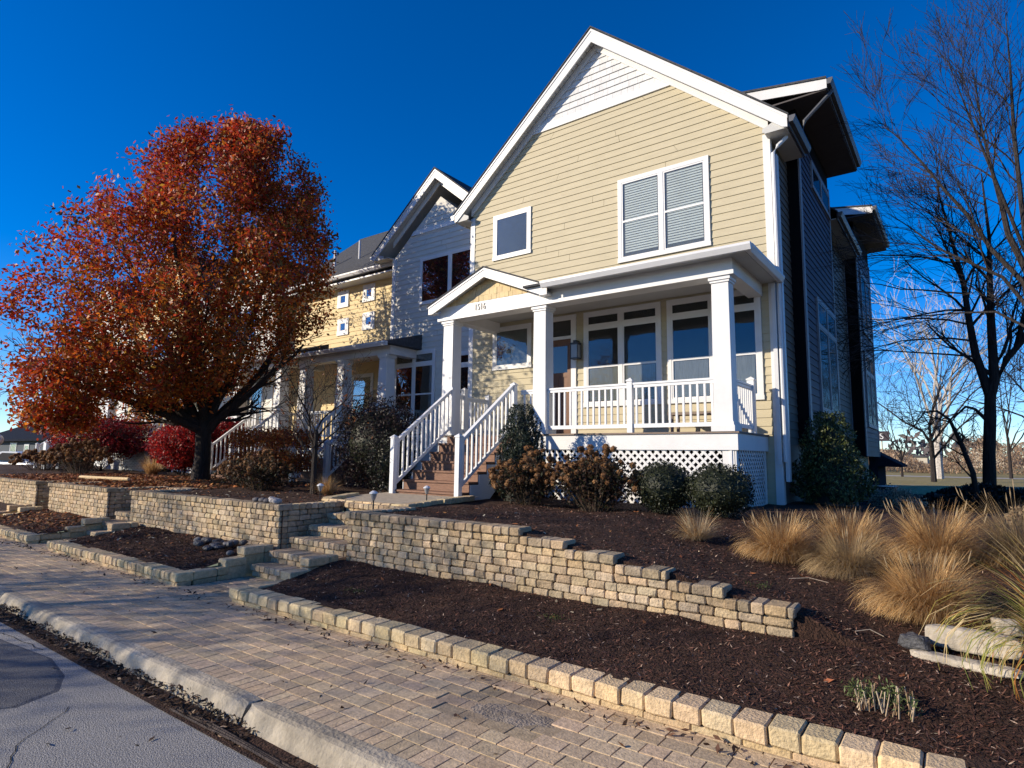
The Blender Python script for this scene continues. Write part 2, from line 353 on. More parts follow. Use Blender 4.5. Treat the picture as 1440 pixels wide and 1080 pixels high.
# ------------------------------------------------------------------ stone walls
def bt():
    k=random.choice([.72,.82,.88,.95,1.03,1.12]) *random.uniform(.9,1.1); h=random.uniform(-.06,.06)
    return (k*(1+h),k,k*(1-h)*random.uniform(.92,1.04))
CH=.0775; CAPZ=.888
def capz_at(x):
    z=CAPZ
    for e in (-3.6,-3.08,-2.56,-2.07,-1.6):
        if x>e: z-=CH
    return z
def wall_run(wallmb,capmb,x0,x1,yf,zb,ztop,stepped=False):
    # brick courses of a wall whose front face is at yf, x0..x1
    n=int((CAPZ-.085-zb)/CH+.5)
    for c in range(-1,n):
        za=CAPZ-.085-(n-c)*CH; zb2=za+CH; x=x0
        first=True
        while x<x1-.03:
            L=random.choice([.13,.17,.185,.19,.12]); 
            if first: L*=random.uniform(.5,1); first=False
            L=min(L,x1-x)
            if x1-(x+L)<.05: L=x1-x
            if not stepped or zb2<=capz_at(x+L*.5)-.085+.02:
                wallmb.stone(x+.003,x+L-.003,yf+random.uniform(-.004,.006),yf+.14,za+.0025,zb2-.0025,.010,.004,bt())
            x+=L
    x=x0-.02
    while x<x1+.02-.03:
        L=random.choice([.095,.1,.105,.11,.17]) if not stepped else random.choice([.1,.105,.165,.17])
        L=min(L,x1+.02-x)
        if x1+.02-(x+L)<.04: L=x1+.02-x
        zt=capz_at(x+L*.5) if stepped else ztop
        if stepped:
            for e in (-3.6,-3.08,-2.56,-2.07,-1.6):
                if x<e<x+L: L=e-x if e-x>.05 else L
            zt=capz_at(x+L*.5-.001)
        capmb.stone(x+.002,x+L-.002,yf-.03+random.uniform(-.004,.004),yf+.20,zt-.082,zt+random.uniform(-.003,.003),.010,.003,tuple(c*.80 for c in bt()))
        x+=L
def wall_return(wallmb,capmb,xf,y0,y1,zb,side):
    n=int((CAPZ-.085-zb)/CH+.5)
    xa,xb=(xf-.14,xf) if side>0 else (xf,xf+.14)
    for c in range(-1,n):
        za=CAPZ-.085-(n-c)*CH; y=y0
        while y<y1-.03:
            L=min(random.choice([.13,.17,.19]),y1-y); wallmb.stone(xa,xb,y+.003,y+L-.003,za+.0025,za+CH-.0025,.010,.004,bt()); y+=L
    y=y0+.06
    while y<y1-.03:
        L=min(.105,y1-y); capmb.stone(xa-.02,xb+.02,y+.002,y+L-.002,CAPZ-.082,CAPZ,.010,.003,bt()); y+=L
WL='stone retaining wall '
specs=[(-6.28,-1.1,True,'long tan stone retaining wall that steps down in front of the tall cream house'),
 (-12.5,-7.74,False,'straight tan stone retaining wall between the stone steps and the second gap, river stones on its cap'),
 (-16.75,-13.55,False,'short middle section of tan stone retaining wall between two dark gaps'),
 (-30,-17.6,False,'farthest left section of tan stone retaining wall at the photo edge')]
for x0,x1,st,lab in specs:
    t=thing('retaining_wall',lab,'stone wall',((x0+x1)/2,5.1,.2),'stone retaining walls along the terrace')
    a=MB();b=MB(); wall_run(a,b,x0,x1,5.05,.18,CAPZ,st)
    if x1<-5: wall_return(a,b,x1,5.19,6.2,.1,1)
    wall_return(a,b,x0,5.19,6.1,.1,-1)
    a.box(x0+.15,x1-.15 if not st else -3.7,5.16,5.2,.0,CAPZ-.1,(.25,.25,.25))
    if st:
        for e0,e1 in ((-3.7,-3.1),(-3.1,-2.6),(-2.6,-2.1),(-2.1,-1.65),(-1.65,-1.2)): a.box(e0,e1,5.16,5.2,0,capz_at(e1)-.1,(.25,.25,.25))
    a.build('wall_courses',M['brick'],t); b.build('cap_stones',M['brick'],t)
# kerb stone edging around beds
def edging(x0,x1,lab,endR=False,endL=False,wl=.178):
    t=thing('bed_edging',lab,'stone edging',((x0+x1)/2,3.8,0),'low stone edgings of the front beds')
    a=MB();b=MB(); x=x0
    while x<x1-.02:
        L=wl*random.uniform(.93,1.07); 
        if x1-(x+L)<.06: L=x1-x
        yj=random.uniform(-.008,.008)
        tt=tintr(.78,1.15,.06); a.stone(x+.003,x+L-.003,3.69+yj,3.90+yj,.040,.145+random.uniform(-.003,.003),.012,.003,tt,random.uniform(-.012,.012))
        x+=L
    x=x0+.02
    while x<x1-.03:
        L=min(random.choice([.26,.3,.22]),x1-x); b.stone(x+.002,x+L-.002,3.71,3.88,-.06,.037,.008,.003,tintr(.75,.95)); x+=L
    for e,s in ((x1,endR),(x0,endL)):
        if not s: continue
        xa,xb=(e-.2,e) if e==x1 else (e,e+.2)
        for k,(ya,yb,zt) in enumerate(((3.905,4.35,.145),(4.3,4.62,.235),(4.55,4.98,.36))):
            y=ya
            while y<yb-.05:
                L=min(.30,yb-y); a.stone(xa,xb,y+.003,y+L-.003,zt-.1,zt,.012,.003,tintr(.85,1.05)); 
                a.stone(xa+.01,xb-.01,y+.003,y+L-.003,-.05,zt-.104,.008,.003,tintr(.7,.9)); y+=L
    a.build('edging_stones',M['kerbstone'],t); b.build('base_course',M['kerbstone'],t)
edging(-6.52,5,'long buff stone edging of the front bed, running to the lower right corner',endL=True)
edging(-12.12,-7.72,'buff stone edging of the middle front bed between two entry gaps',endR=True,endL=True,wl=.12)
edging(-16.95,-13.12,'buff stone edging of the small leaf-strewn bed left of the second entry gap',endR=True,endL=True,wl=.12)
edging(-30,-17.5,'buff stone edging of the farthest bed at the left photo edge',endR=True,wl=.2)
# stone steps
def steps(x0,x1,lab):
    t=thing('stone_steps',lab,'steps',((x0+x1)/2,5.2,0),'stone steps up to the terrace')
    for k,(y,z) in enumerate(((4.58,.155),(4.84,.30),(5.14,.45),(5.44,.595),(5.75,.74),(6.06,.875))):
        a=MB(); x=x0; sh=0
        while x<x1-.03:
            L=min(.11,x1-x); a.stone(x+.002,x+L-.002,y,y+.36,z-.078,z,.010,.003,tuple(c*.95 for c in bt())); x+=L
        x=x0
        while x<x1-.03:
            L=min(.19,x1-x); a.stone(x+.002,x+L-.002,y+.03,y+.34,z-.156,z-.082,.010,.003,bt()); x+=L
        a.build('step',M['brick'],t)
steps(-7.62,-6.42,'stone steps between the two longest walls, leading up to the white-railed stairs')
steps(-13.4,-12.6,'narrow stone steps in the second wall gap')
mb=MB(); mb.add([(-7.75,6.2,.868),(-6.45,6.2,.868),(-6.75,7.2,.868),(-7.05,8.6,.868),(-9.3,8.6,.868),(-8.9,7.2,.868),(-8.3,6.6,.868)],[(0,1,2,3,4,5,6)]); kind(mb.build('path',M['path']),'structure')
t=thing('path_edging','flat buff stone border of the path below the white-railed stairs','stone edging',(-7.2,7,.86))
mb=MB()
def edgerow(mb,p,q,wd=.16,h=.05,zt=.91):
    p=Vector(p);q=Vector(q);d=q-p;n_=max(1,int(d.length/.2));a=math.atan2(d.y,d.x)
    for i in range(n_):
        c=p+d*((i+.5)/n_); L=d.length/n_
        mb.stone(c.x-L/2+.003,c.x+L/2-.003,c.y-wd/2,c.y+wd/2,zt-.09,zt,.01,.003,tintr(.8,1.05),a)
edgerow(mb,(-6.42,6.15),(-6.72,7.2)); edgerow(mb,(-6.74,7.25),(-7.0,8.3)); edgerow(mb,(-8.35,6.3),(-9.0,7.4)); edgerow(mb,(-8.3,6.2),(-6.5,6.2),.12,.05,.90)
mb.build('border_stones',M['kerbstone'],t)
mb=MB()
for _ in range(1):
    pass
# ------------------------------------------------------------------ building helpers
class TY: # faces -Y ; u=x, v=z, n outward
    def __init__(s,Y): s.Y=Y
    def box(s,mb,u0,u1,v0,v1,n0,n1,t=None): mb.box(u0,u1,s.Y-n1,s.Y-n0,v0,v1,t)
class TX: # faces +X ; u=y
    def __init__(s,X): s.X=X
    def box(s,mb,u0,u1,v0,v1,n0,n1,t=None): mb.box(s.X+n0,s.X+n1,u0,u1,v0,v1,t)
def siding(T,lo,hi,zb,zt,m,parent,name='siding',ex=.158,holes=(),seams=True):
    # lo(z), hi(z): horizontal extent of the wall at height z
    mb=MB(); z=zb
    while z<zt-.01:
        z1=min(z+ex,zt); segs=[(lo(z),hi(z),lo(z1),hi(z1))]
        for (a,b,c,d) in holes:
            if c<z+.02 and d>z1-.02:
                ns=[]
                for s in segs:
                    if a>=s[1] or b<=s[0]: ns.append(s)
                    else:
                        if a>s[0]: ns.append((s[0],a,s[2],a))
                        if b<s[1]: ns.append((b,s[1],b,s[3]))
                segs=ns
        for (a0,b0,a1,b1) in segs:
            if b0-a0<.02 or b1<a1: continue
            cuts=[0,1]
            if seams and b0-a0>2 and random.random()<.75: cuts=[0,random.uniform(.15,.85),1]
            for i in range(len(cuts)-1):
                p0=a0+(b0-a0)*cuts[i]; p1=a0+(b0-a0)*cuts[i+1]-(.007 if i<len(cuts)-2 else 0); q0=a1+(b1-a1)*cuts[i]; q1=a1+(b1-a1)*cuts[i+1]-(.007 if i<len(cuts)-2 else 0)
                n0,n1=.022,.006; k=random.uniform(.97,1.03)
                if isinstance(T,TY):
                    Y=T.Y; B=[(p0,Y-n0,z),(p1,Y-n0,z),(p1,Y,z),(p0,Y,z)]; U=[(q0,Y-n1,z1),(q1,Y-n1,z1),(q1,Y,z1),(q0,Y,z1)]
                else:
                    X=T.X; B=[(X+n0,p0,z),(X+n0,p1,z),(X,p1,z),(X,p0,z)]; U=[(X+n1,q0,z1),(X+n1,q1,z1),(X,q1,z1),(X,q0,z1)]
                mb.hexa(B,U,(k,k,k))
        z+=ex
    return mb.build(name,m,parent)
def window(T,u0,u1,v0,v1,parent,cols=1,transom=0,hung=True,blind=False,curtain=False,trim='white',tw=.085,name='window',glass='glass'):
    fr=MB(); B=T.box
    B(fr,u0,u1,v1-tw,v1,.0,.05); B(fr,u0-.01,u1+.01,v0,v0+tw,.0,.055); B(fr,u0,u0+tw,v0+tw,v1-tw,.0,.05); B(fr,u1-tw,u1,v0+tw,v1-tw,.0,.05)
    W=fr.build(name,M[trim],parent)
    iu0,iu1,iv0,iv1=u0+tw,u1-tw,v0+tw,v1-tw
    bk=MB(); B(bk,iu0,iu1,iv0,iv1,.003,.0235); bk.build('room_shade_panel',M['dimpanel'] if (blind or (cols==1 and not hung and not transom and tw<.1)) else M['dark'],W)  # flat backing panel, the room's gloom is its colour
    sa=MB(); pn=MB(); bl=MB(); cu=MB()
    cw=(iu1-iu0)/cols; vt=iv1-transom if transom else iv1
    for c in range(cols):
        a,b=iu0+c*cw,iu0+(c+1)*cw
        if c>0: B(sa,a-.04,a+.04,iv0,iv1,.024,.052)
        a+= .04 if c>0 else 0; b-= .04 if c<cols-1 else 0
        lights=[]
        if transom:
            B(sa,a,b,vt-.04,vt+.03,.024,.049); lights.append((a,b,vt+.03,iv1,False))
            vtt=vt-.04
        else: vtt=iv1
        lights.append((a,b,iv0,vtt,hung))
        for (p,q,r,s,h) in lights:
            s4=.035
            B(sa,p,p+s4,r,s,.024,.043);B(sa,q-s4,q,r,s,.024,.043);B(sa,p+s4,q-s4,r,r+s4,.024,.043);B(sa,p+s4,q-s4,s-s4,s,.024,.043)
            if h: mid=r+(s-r)*.48; B(sa,p+s4,q-s4,mid-.022,mid+.022,.024,.045)
            B(pn,p+s4*.6,q-s4*.6,r+s4*.6,s-s4*.6,.0355,.0375)
            if blind:
                z=r+.12
                while z<s-.10:
                    B(bl,p+s4+.05,q-s4-.02,z,z+.038,.025,.031); z+=.056
            if curtain and h:
                B(cu,p+s4+.02,q-s4-.02,r+.05,r+(s-r)*.46,.025,.029)
    sa.build('sash',M[trim],W); pn.build('pane',M['glass_shade' if trim=='shade_grey' else glass],W)
    if bl.v: bl.build('blind',M['blind'],W)
    if cu.v: cu.build('curtain',M['curtain'],W)
    return W
def railing(p,q,parent,zb0,zb1,h=.90,sp=.125,bals=True,posts=(),bal_sep=True,m='white_rail',name='railing',lowgap=.09):
    # p,q (x,y); zb floor height at each end
    P=Vector((p[0],p[1],0));Q=Vector((q[0],q[1],0)); L=(Q-P).length
    tr=MB(); a=Vector((p[0],p[1],zb0));b=Vector((q[0],q[1],zb1)); up_=lambda z:Vector((0,0,z))
    tr.beam(a+up_(h-.02),b+up_(h-.02),.075,.035); tr.beam(a+up_(h-.065),b+up_(h-.065),.045,.05); tr.beam(a+up_(lowgap+.035),b+up_(lowgap+.035),.045,.07)
    W=tr.build(name,M[m],parent); n=max(1,int(L/sp))
    allb=MB()
    for i in range(n):
        f=(i+.5)/n; c=a.lerp(b,f); sl_=(zb1-zb0)/L*.018
        mb=MB() if bal_sep else allb
        mb.hexa([(c.x-.017,c.y-.017,c.z+lowgap+.06),(c.x+.017,c.y-.017,c.z+lowgap+.06),(c.x+.017,c.y+.017,c.z+lowgap+.06),(c.x-.017,c.y+.017,c.z+lowgap+.06)],
                [(c.x-.017,c.y-.017,c.z+h-.07),(c.x+.017,c.y-.017,c.z+h-.07),(c.x+.017,c.y+.017,c.z+h-.07),(c.x-.017,c.y+.017,c.z+h-.07)])
        if bal_sep: mb.build('baluster',M[m],W)
    if not bal_sep: o=allb.build('balusters',M[m],W)
    return W
def post(x,y,z0,z1,parent,w_=.10,m='white_rail',name='newel_post'):
    mb=MB(); mb.box(x-w_/2,x+w_/2,y-w_/2,y+w_/2,z0,z1-.05); mb.box(x-w_/2-.012,x+w_/2+.012,y-w_/2-.012,y+w_/2+.012,z1-.05,z1-.025)
    e=w_/2+.005; mb.add([(x-e,y-e,z1-.025),(x+e,y-e,z1-.025),(x+e,y+e,z1-.025),(x-e,y+e,z1-.025),(x,y,z1+.02)],[(0,1,4),(1,2,4),(2,3,4),(3,0,4)])
    return mb.build(name,M[m],parent)
def column(x0,x1,y0,y1,z0,z1,parent,taper=0,m='white'):
    mb=MB(); mb.box(x0-.05,x1+.05,y0-.05,y1+.05,z0,z0+.10); mb.box(x0-.03,x1+.03,y0-.03,y1+.03,z0+.10,z0+.16)
    e=taper; mb.hexa([(x0-e,y0-e,z0+.16),(x1+e,y0-e,z0+.16),(x1+e,y1+e,z0+.16),(x0-e,y1+e,z0+.16)],[(x0,y0,z1-.10),(x1,y0,z1-.10),(x1,y1,z1-.10),(x0,y1,z1-.10)])
    mb.box(x0-.02,x1+.02,y0-.02,y1+.02,z1-.10,z1-.06); mb.box(x0-.04,x1+.04,y0-.04,y1+.04,z1-.06,z1)
    return mb.build('column',M[m],parent)
def lattice(T,u0,u1,v0,v1,parent,m='white',sp=.105,wd=.044):
    mb=MB()
    def strip(u,s,n0):
        # diagonal strip from (u,v0) going up with slope s, clipped to the frame
        pts=[]
        ua,va=u,v0; ub,vb=u+s*(v1-v0),v1
        def clip(ua,va,ub,vb):
            t0,t1=0,1
            du=ub-ua
            if abs(du)<1e-9: return None
            ta,tb=(u0-ua)/du,(u1-ua)/du
            if ta>tb: ta,tb=tb,ta
            t0=max(t0,ta);t1=min(t1,tb)
            if t1-t0<.02: return None
            return (ua+du*t0,va+(vb-va)*t0,ua+du*t1,va+(vb-va)*t1)
        c=clip(ua,va,ub,vb)
        if not c: return
        a,b,c_,d=c; h=wd*.7
        q=[(a-h,b),(a+h,b),(c_+h,d),(c_-h,d)]
        q=[(min(max(uu,u0),u1),vv) for uu,vv in q]
        if isinstance(T,TY): lo=[(uu,T.Y-n0-.008,vv) for uu,vv in q]; hi=[(uu,T.Y-n0,vv) for uu,vv in q]
        else: lo=[(T.X+n0+.008,uu,vv) for uu,vv in q]; hi=[(T.X+n0,uu,vv) for uu,vv in q]
        mb.hexa(lo,hi)
    H=v1-v0; u=u0-H
    while u<u1+H:
        strip(u,1,.0); strip(u,-1,.009); u+=sp*1.3
    return mb.build('lattice',M[m],parent)
def gable_roof(xc,half,zc,ztip,yf,yb,parent,thick=.10,white='white',roofm='roof',rake=.24,gut=True,soffd=.30,ov=.26,wallhalf=None,rsegs=None):
    # rake boards at front plane yf; roof runs back to yb. zc: top of rake at apex, ztip at the eave tips
    xl,xr=xc-half,xc+half; s=(zc-ztip)/half
    mb=MB(); g=.03
    if not rsegs: mb.prism([(xl-.03,ztip+.0),(xc,zc+.03),(xr+.03,ztip+.0),(xr+.03,ztip+.03),(xc,zc+.07),(xl-.03,ztip+.03)],'y',yf-.035,yb)
    else:
        xi=xc+(wallhalf or half)-.3; zi=zc-(xi-xc)*s
        mb.prism([(xl-.03,ztip+.0),(xc,zc+.03),(xi,zi+.03),(xi,zi+.07),(xc,zc+.07),(xl-.03,ztip+.03)],'y',yf-.035,yb)
        for (ya_,yb_) in rsegs: mb.prism([(xi+.001,zi+.028),(xr+.03,ztip),(xr+.03,ztip+.03),(xi+.001,zi+.068)],'y',ya_-(.035 if ya_==yf else 0),yb_)
    roof=mb.build('roof',M[roofm],parent)
    fb=MB(); c=math.cos(math.atan(s)); dv=rake/c
    for sg in(-1,1):
        xt=xc+sg*half
        fb.prism([(xc,zc),(xt,ztip),(xt,ztip-rake*.9),(xc+sg*(half-.08),ztip-rake*.9+.02),(xc,zc-dv)],'y',yf,yf+.03)
        fb.prism([(xc,zc+.01),(xt+sg*.01,ztip+.01),(xt+sg*.01,ztip-.05),(xc,zc-.055)],'y',yf-.015,yf-.002)
    fb.build('rake_board',M[white],roof)
    so_=MB()
    for sg in(-1,1):
        xt=xc+sg*(half-.02); k=int(half/.12)
        # soffit boards (ribbed)
        for i in range(k):
            f0=i/k; f1=(i+.86)/k
            xa,xb=xc+(xt-xc)*f0,xc+(xt-xc)*f1; za,zb_=zc-dv*.55-(abs(xa-xc))*s,zc-dv*.55-(abs(xb-xc))*s
            so_.hexa([(xa,yf+.03,za-.02),(xb,yf+.03,zb_-.02),(xb,yf+ov,zb_-.02),(xa,yf+ov,za-.02)],[(xa,yf+.03,za+.02),(xb,yf+.03,zb_+.02),(xb,yf+ov,zb_+.02),(xa,yf+ov,za+.02)])
        xa,xb=xc,xt; za,zb_=zc-dv*.55,zc-dv*.55-half*s
        ye_=yb if (sg<0 or not rsegs) else rsegs[0][1]
        so_.hexa([(xa,yf+.03,za),(xb,yf+.03,zb_),(xb,ye_,zb_),(xa,ye_,za)],[(xa,yf+.03,za+.03),(xb,yf+.03,zb_+.03),(xb,ye_,zb_+.03),(xa,ye_,za+.03)])
        # boxed eave return
        wh=wallhalf or half-.35
        a,b=sorted((xc+sg*(wh-.02),xt)); so_.box(a,b,yf+.03,yf+ov+.05,ztip-rake*.9,ztip-rake*.9+.02+.0)
        so_.prism([(xt,ztip-.02),(xt,ztip-rake*.9+.021),(xc+sg*(half-.45),ztip-rake*.9+.021),(xc+sg*(half-.45),ztip-rake*.9+.10+.0),(xc+sg*(half-.2),ztip+.0)],'y',yf+.031,yf+.05)
        a,b=sorted((xc+sg*(wh),xt)); [so_.box(a,b,max(q0,yf+ov),q1,ztip-rake*.9+.03,ztip-rake*.9+.05) for q0,q1 in ([(yf,yb)] if (sg<0 or not rsegs) else rsegs)]
    so_.build('soffit',M['soffit'],roof)
    # frieze trim under the soffit on the wall
    fz=MB()
    for sg in(-1,1):
        xt=xc+sg*(wallhalf or half-.3)
        z0=zc-dv*.55-.03; z1=z0-abs(xt-xc)*s
        fz.prism([(xc,z0),(xt,z1),(xt,z1-.15/c),(xc,z0-.15/c)],'y',yf+ov-.035,yf+ov+.0)
    fz.build('frieze_board',M[white],roof)
    if gut:
        for sg in(-1,1):
            for q0,q1 in ([(yf,yb)] if (sg<0 or not rsegs) else rsegs):
                xt=xc+sg*(half+.03); gm=MB()
                gm.prism([(xt,ztip-.01),(xt+sg*.11,ztip-.01),(xt+sg*.11,ztip-.05),(xt+sg*.07,ztip-.13),(xt,ztip-.13)],'y',q0,q1)
                gm.prism([(xt-sg*.03,ztip-.005),(xt-sg*.001,ztip-.005),(xt-sg*.001,ztip-.2),(xt-sg*.03,ztip-.2)],'y',q0+.05,q1)
                gm.build('gutter',M['gutter'] if sg<0 else M['guttershade'],roof)  # right-hand gutter gets the shade-darkened copy
    return roof
# ================================================================== MAIN HOUSE
HL='three-storey cream town house with a white-trimmed gable and house number 1516'
house=thing('town_house',HL,'house',(-6.4,14,.7))
XL,XR,YW=-10.15,-2.66,11.88; XC=-6.4
b=MB(); b.box(XL,XR-.003,YW+.001,24.4,.3,7.8); b.prism([(XL,7.8),(XR,7.8),(XC,7.8+3.745*.842)],'y',YW+.001,24.4)
b.build('wall_body',M['cream'],house)
TW=TY(YW)
lo=lambda z: XL+.04 if z<8.02 else XL+.04+(z-8.02)/.842
hi=lambda z: XR-.02 if z<8.02 else XR-.02-(z-8.02)/.842
siding(TW,lo,hi,2.05,9.58,M['cream'],house,holes=[(-5.8,-3.9,5.95,7.7),(-9.3,-8.3,6.7,7.65),(-6.7,-4.95,2.85,4.8),(-4.72,-2.97,2.85,4.8),(-7.9,-7.0,2.04,4.8),(-9.3,-8.25,3.8,4.75)])
siding(TW,lambda z:XL+.04,lambda z:XR-.02,.6,2.04,M['cream'],house)
# white shingles in the gable peak
mb=MB(); z=9.76
while z<11.08:
    z1=z+.165; a=XC-(11.17-z)/.842; bb=XC+(11.17-z)/.842; x=a
    while x<bb-.03:
        L=min(random.choice([.12,.15,.19,.22]),bb-x); k=random.uniform(.92,1.05)
        zz=z1 if z<11.14-abs(x+L/2-XC)*.842 else z
        if zz>z+.02: mb.hexa([(x+.002,YW-.034,z-.008),(x+L-.002,YW-.034,z-.008),(x+L-.002,YW+.004,z-.008),(x+.002,YW+.004,z-.008)],[(x+.002,YW-.008,zz),(x+L-.002,YW-.008,zz),(x+L-.002,YW+.004,zz),(x+.002,YW+.004,zz)],(k,k,k))
        x+=L
    z+=.165
mb.build('gable_shingles',M['wshake'],house)
mb=MB(); mb.prism([(XC-2.02,9.58),(XC+2.02,9.58),(XC+1.8,9.755),(XC-1.8,9.755)],'y',YW-.045,YW); mb.build('gable_band',M['white'],house)
mb=MB(); TW.box(mb,XR-.115,XR+.02,5.0,7.85,0,.032); TW.box(mb,XR-.115,XR+.02,.6,4.999,0,.032)
mb.box(XR-.002,XR+.022,YW-.03,YW+.10,.6,7.85); mb.build('corner_board',M['white'],house); mb=MB(); TW.box(mb,XL-.02,XL+.12,2.0,7.85,0,.032); mb.build('corner_board',M['white'],house)
gable_roof(XC,4.13,11.52,7.97,11.60,24.6,house,wallhalf=3.74,ov=.26,rsegs=[(11.60,13.1),(17.1,20.85)])
window(TW,-5.87,-3.83,5.85,7.76,house,cols=2,blind=True,glass='glass2')
window(TW,-9.4,-8.23,6.55,7.74,house,cols=1,hung=False)
window(TW,-9.36,-8.19,3.72,4.80,house,cols=1,hung=False)
window(TW,-6.75,-4.91,2.70,4.85,house,cols=2,transom=.27,curtain=True)
window(TW,-4.78,-2.92,2.70,4.85,house,cols=2,transom=.27,curtain=True)
# door with transom
fr=MB(); TW.box(fr,-7.98,-6.95,4.74,4.85,0,.05); TW.box(fr,-7.08,-6.95,2.04,4.74,0,.05); TW.box(fr,-7.98,-7.85,2.04,4.74,0,.05); TW.box(fr,-7.85,-7.08,4.30,4.37,.0,.045)
dr=MB(); TW.box(dr,-7.85,-7.08,2.05,4.30,.0,.022); TW.box(dr,-7.83,-7.75,2.08,4.28,.022,.034); TW.box(dr,-7.18,-7.1,2.08,4.28,.022,.034); TW.box(dr,-7.75,-7.18,3.42,3.52,.022,.034); TW.box(dr,-7.75,-7.18,2.08,2.25,.022,.034); TW.box(dr,-7.75,-7.18,4.14,4.28,.022,.034); TW.box(dr,-7.5,-7.43,2.25,3.42,.022,.030)
d_=dr.build('door',M['door'],house); fr.build('door_frame',M['white'],d_)
pn=MB(); TW.box(pn,-7.75,-7.18,3.52,4.14,.023,.027); TW.box(pn,-7.85,-7.08,4.37,4.74,.01,.02); pn.build('door_glass',mat('door_glass',(.02,.025,.03),.04,.02,2,spec=1.0),d_)
kn=MB(); kn.tube([(-7.13,YW-.03,3.08),(-7.13,YW-.10,3.08)],.03,8); kn.build('door_handle',M['brass'],d_)
# wall lantern
la=MB(); la.box(-6.92,-6.85,11.66,11.83,4.15,4.21); la.box(-6.98,-6.79,11.62,11.80,4.11,4.15); la.box(-6.98,-6.79,11.62,11.80,3.78,3.81)
for xx in(-6.98,-6.80): 
    for yy in(11.62,11.79): la.box(xx,xx+.012,yy,yy+.012,3.81,4.11)
la.box(-6.91,-6.86,11.80,YW-.0,3.9,4.0)
L_=la.build('wall_lantern',M['lamp'],house); g_=MB(); g_.box(-6.965,-6.805,11.635,11.785,3.812,4.108); g_.build('lantern_glass',M['lampglass'],L_)
# porch
DK=2.04; YP=9.97
pd=MB(); 
for i in range(20): 
    y=YP-.03+i*.095
    if y<11.85: pd.box(-9.42,-2.85,y,y+.09,DK-.03,DK)
porch=pd.build('porch_deck',M['deck'],house)
sk=MB(); sk.box(-9.38,-2.88,YP,YP+.03,1.74,DK-.032); sk.box(-2.91,-2.88,YP+.03,11.86,1.74,DK-.032); sk.box(-9.38,-9.35,YP+.03,11.86,1.74,DK-.032)
sk.box(-3.14,-2.94,YP+.03,YP+.06,.7,1.74); sk.box(-3.02,-2.985,YP+.015,YP+.03,.7,1.74); sk.box(-2.95,-2.92,YP+.03,YP+.14,.7,1.74); sk.box(-2.95,-2.92,11.7,11.83,.7,1.74)
sk.box(-7.2,-7.1,YP+.03,YP+.06,.7,1.74)
sk.build('porch_skirt',M['white'],house)
lattice(TY(YP+.05),-7.1,-3.14,.75,1.74,house); lattice(TX(-2.935),YP+.14,11.7,.75,1.74,house)
dk=MB(); dk.box(-9.2,-3.05,10.3,10.32,.6,1.95); dk.box(-3.2,-3.18,10.32,11.8,.6,1.95); dk.build('underfloor_shade',M['dark'],house)  # dark sheets behind the lattice stand in for shade under the deck
for x0,x1 in ((-9.31,-9.03),(-6.84,-6.56),(-3.24,-2.96)): column(x0,x1,YP+.01,YP+.29,DK,4.615,house,taper=.012)
# porch beam, ceiling, roofs
bm=MB(); bm.box(-9.40,-2.88,YP-.01,YP+.27,4.685,4.93); bm.box(-9.45,-2.85,YP-.06,YP+.30,4.615,4.685); bm.box(-3.14,-2.88,YP+.27,YW-.04,4.66,4.93); bm.box(-9.40,-9.14,YP+.27,YW-.04,4.66,4.93); bm.build('porch_beam',M['white'],house)
ce=MB(); ce.box(-9.14,-3.14,YP+.27,YW-.04,4.90,4.93); ce.box(-6.4,-2.62,9.70,YP-.04,4.90,4.93); ce.box(-2.88,-2.62,YP-.04,YW-.04,4.90,4.93); ce.build('porch_ceiling',M['soffit'],house)
# shed roof with hip at right end
pr_=MB(); yf=9.66; zf=4.985; zw=5.76; xr=-2.58
pr_.add([(-6.9,yf,zf),(xr,yf,zf),(-3.45,YW-.03,zw),(-6.9,YW-.03,zw),(xr,YW-.03,zf),(-6.9,yf,zf-.04),(xr,yf,zf-.04),(xr,YW-.03,zf-.04),(-6.9,YW-.03,zf-.04)],[(0,1,2,3),(1,4,2),(0,5,6,1),(1,6,7,4),(5,8,7,6),(0,3,8,5),(3,2,4,7,8)])
prf=pr_.build('porch_roof',M['roof'],house)
def gutter_y(mb,x0,x1,yo,zt): mb.prism([(yo,zt),(yo-.11,zt),(yo-.11,zt-.04),(yo-.07,zt-.12),(yo,zt-.12)],'x',x0,x1)
gt=MB(); gutter_y(gt,-6.42,xr+.10,yf+.0,zf-.005); gt.prism([(xr,zf-.005),(xr+.11,zf-.005),(xr+.11,zf-.045),(xr+.07,zf-.125),(xr,zf-.125)],'y',yf,YW-.05)
gt.build('porch_gutter',M['gutter'],prf)
# entry gable
eg=MB(); zc,zt_,xc,hf=5.57,4.93,-7.98,1.60; yE=9.74
eg.prism([(xc-hf-.03,zt_+.0),(xc,zc+.012),(xc+hf+.03,zt_+.0),(xc+hf+.03,zt_+.03),(xc,zc+.045),(xc-hf-.03,zt_+.03)],'y',yE-.03,YW-.03)
er=eg.build('entry_roof',M['roof'],house)
rb=MB()
for sg in(-1,1):
    xt=xc+sg*hf; rb.prism([(xc,zc),(xt,zt_),(xt,zt_-.17),(xt-sg*.12,zt_-.17),(xc,zc-.19)],'y',yE,yE+.03); rb.prism([(xc,zc+.008),(xt,zt_+.008),(xt,zt_-.035),(xc,zc-.037)],'y',yE-.014,yE-.002)
    rb.box(min(xt,xt-sg*.2),max(xt,xt-sg*.2),yE+.031,YP-.04,zt_-.16,zt_-.14)
rb.build('rake_board',M['white'],er)
sf=MB()
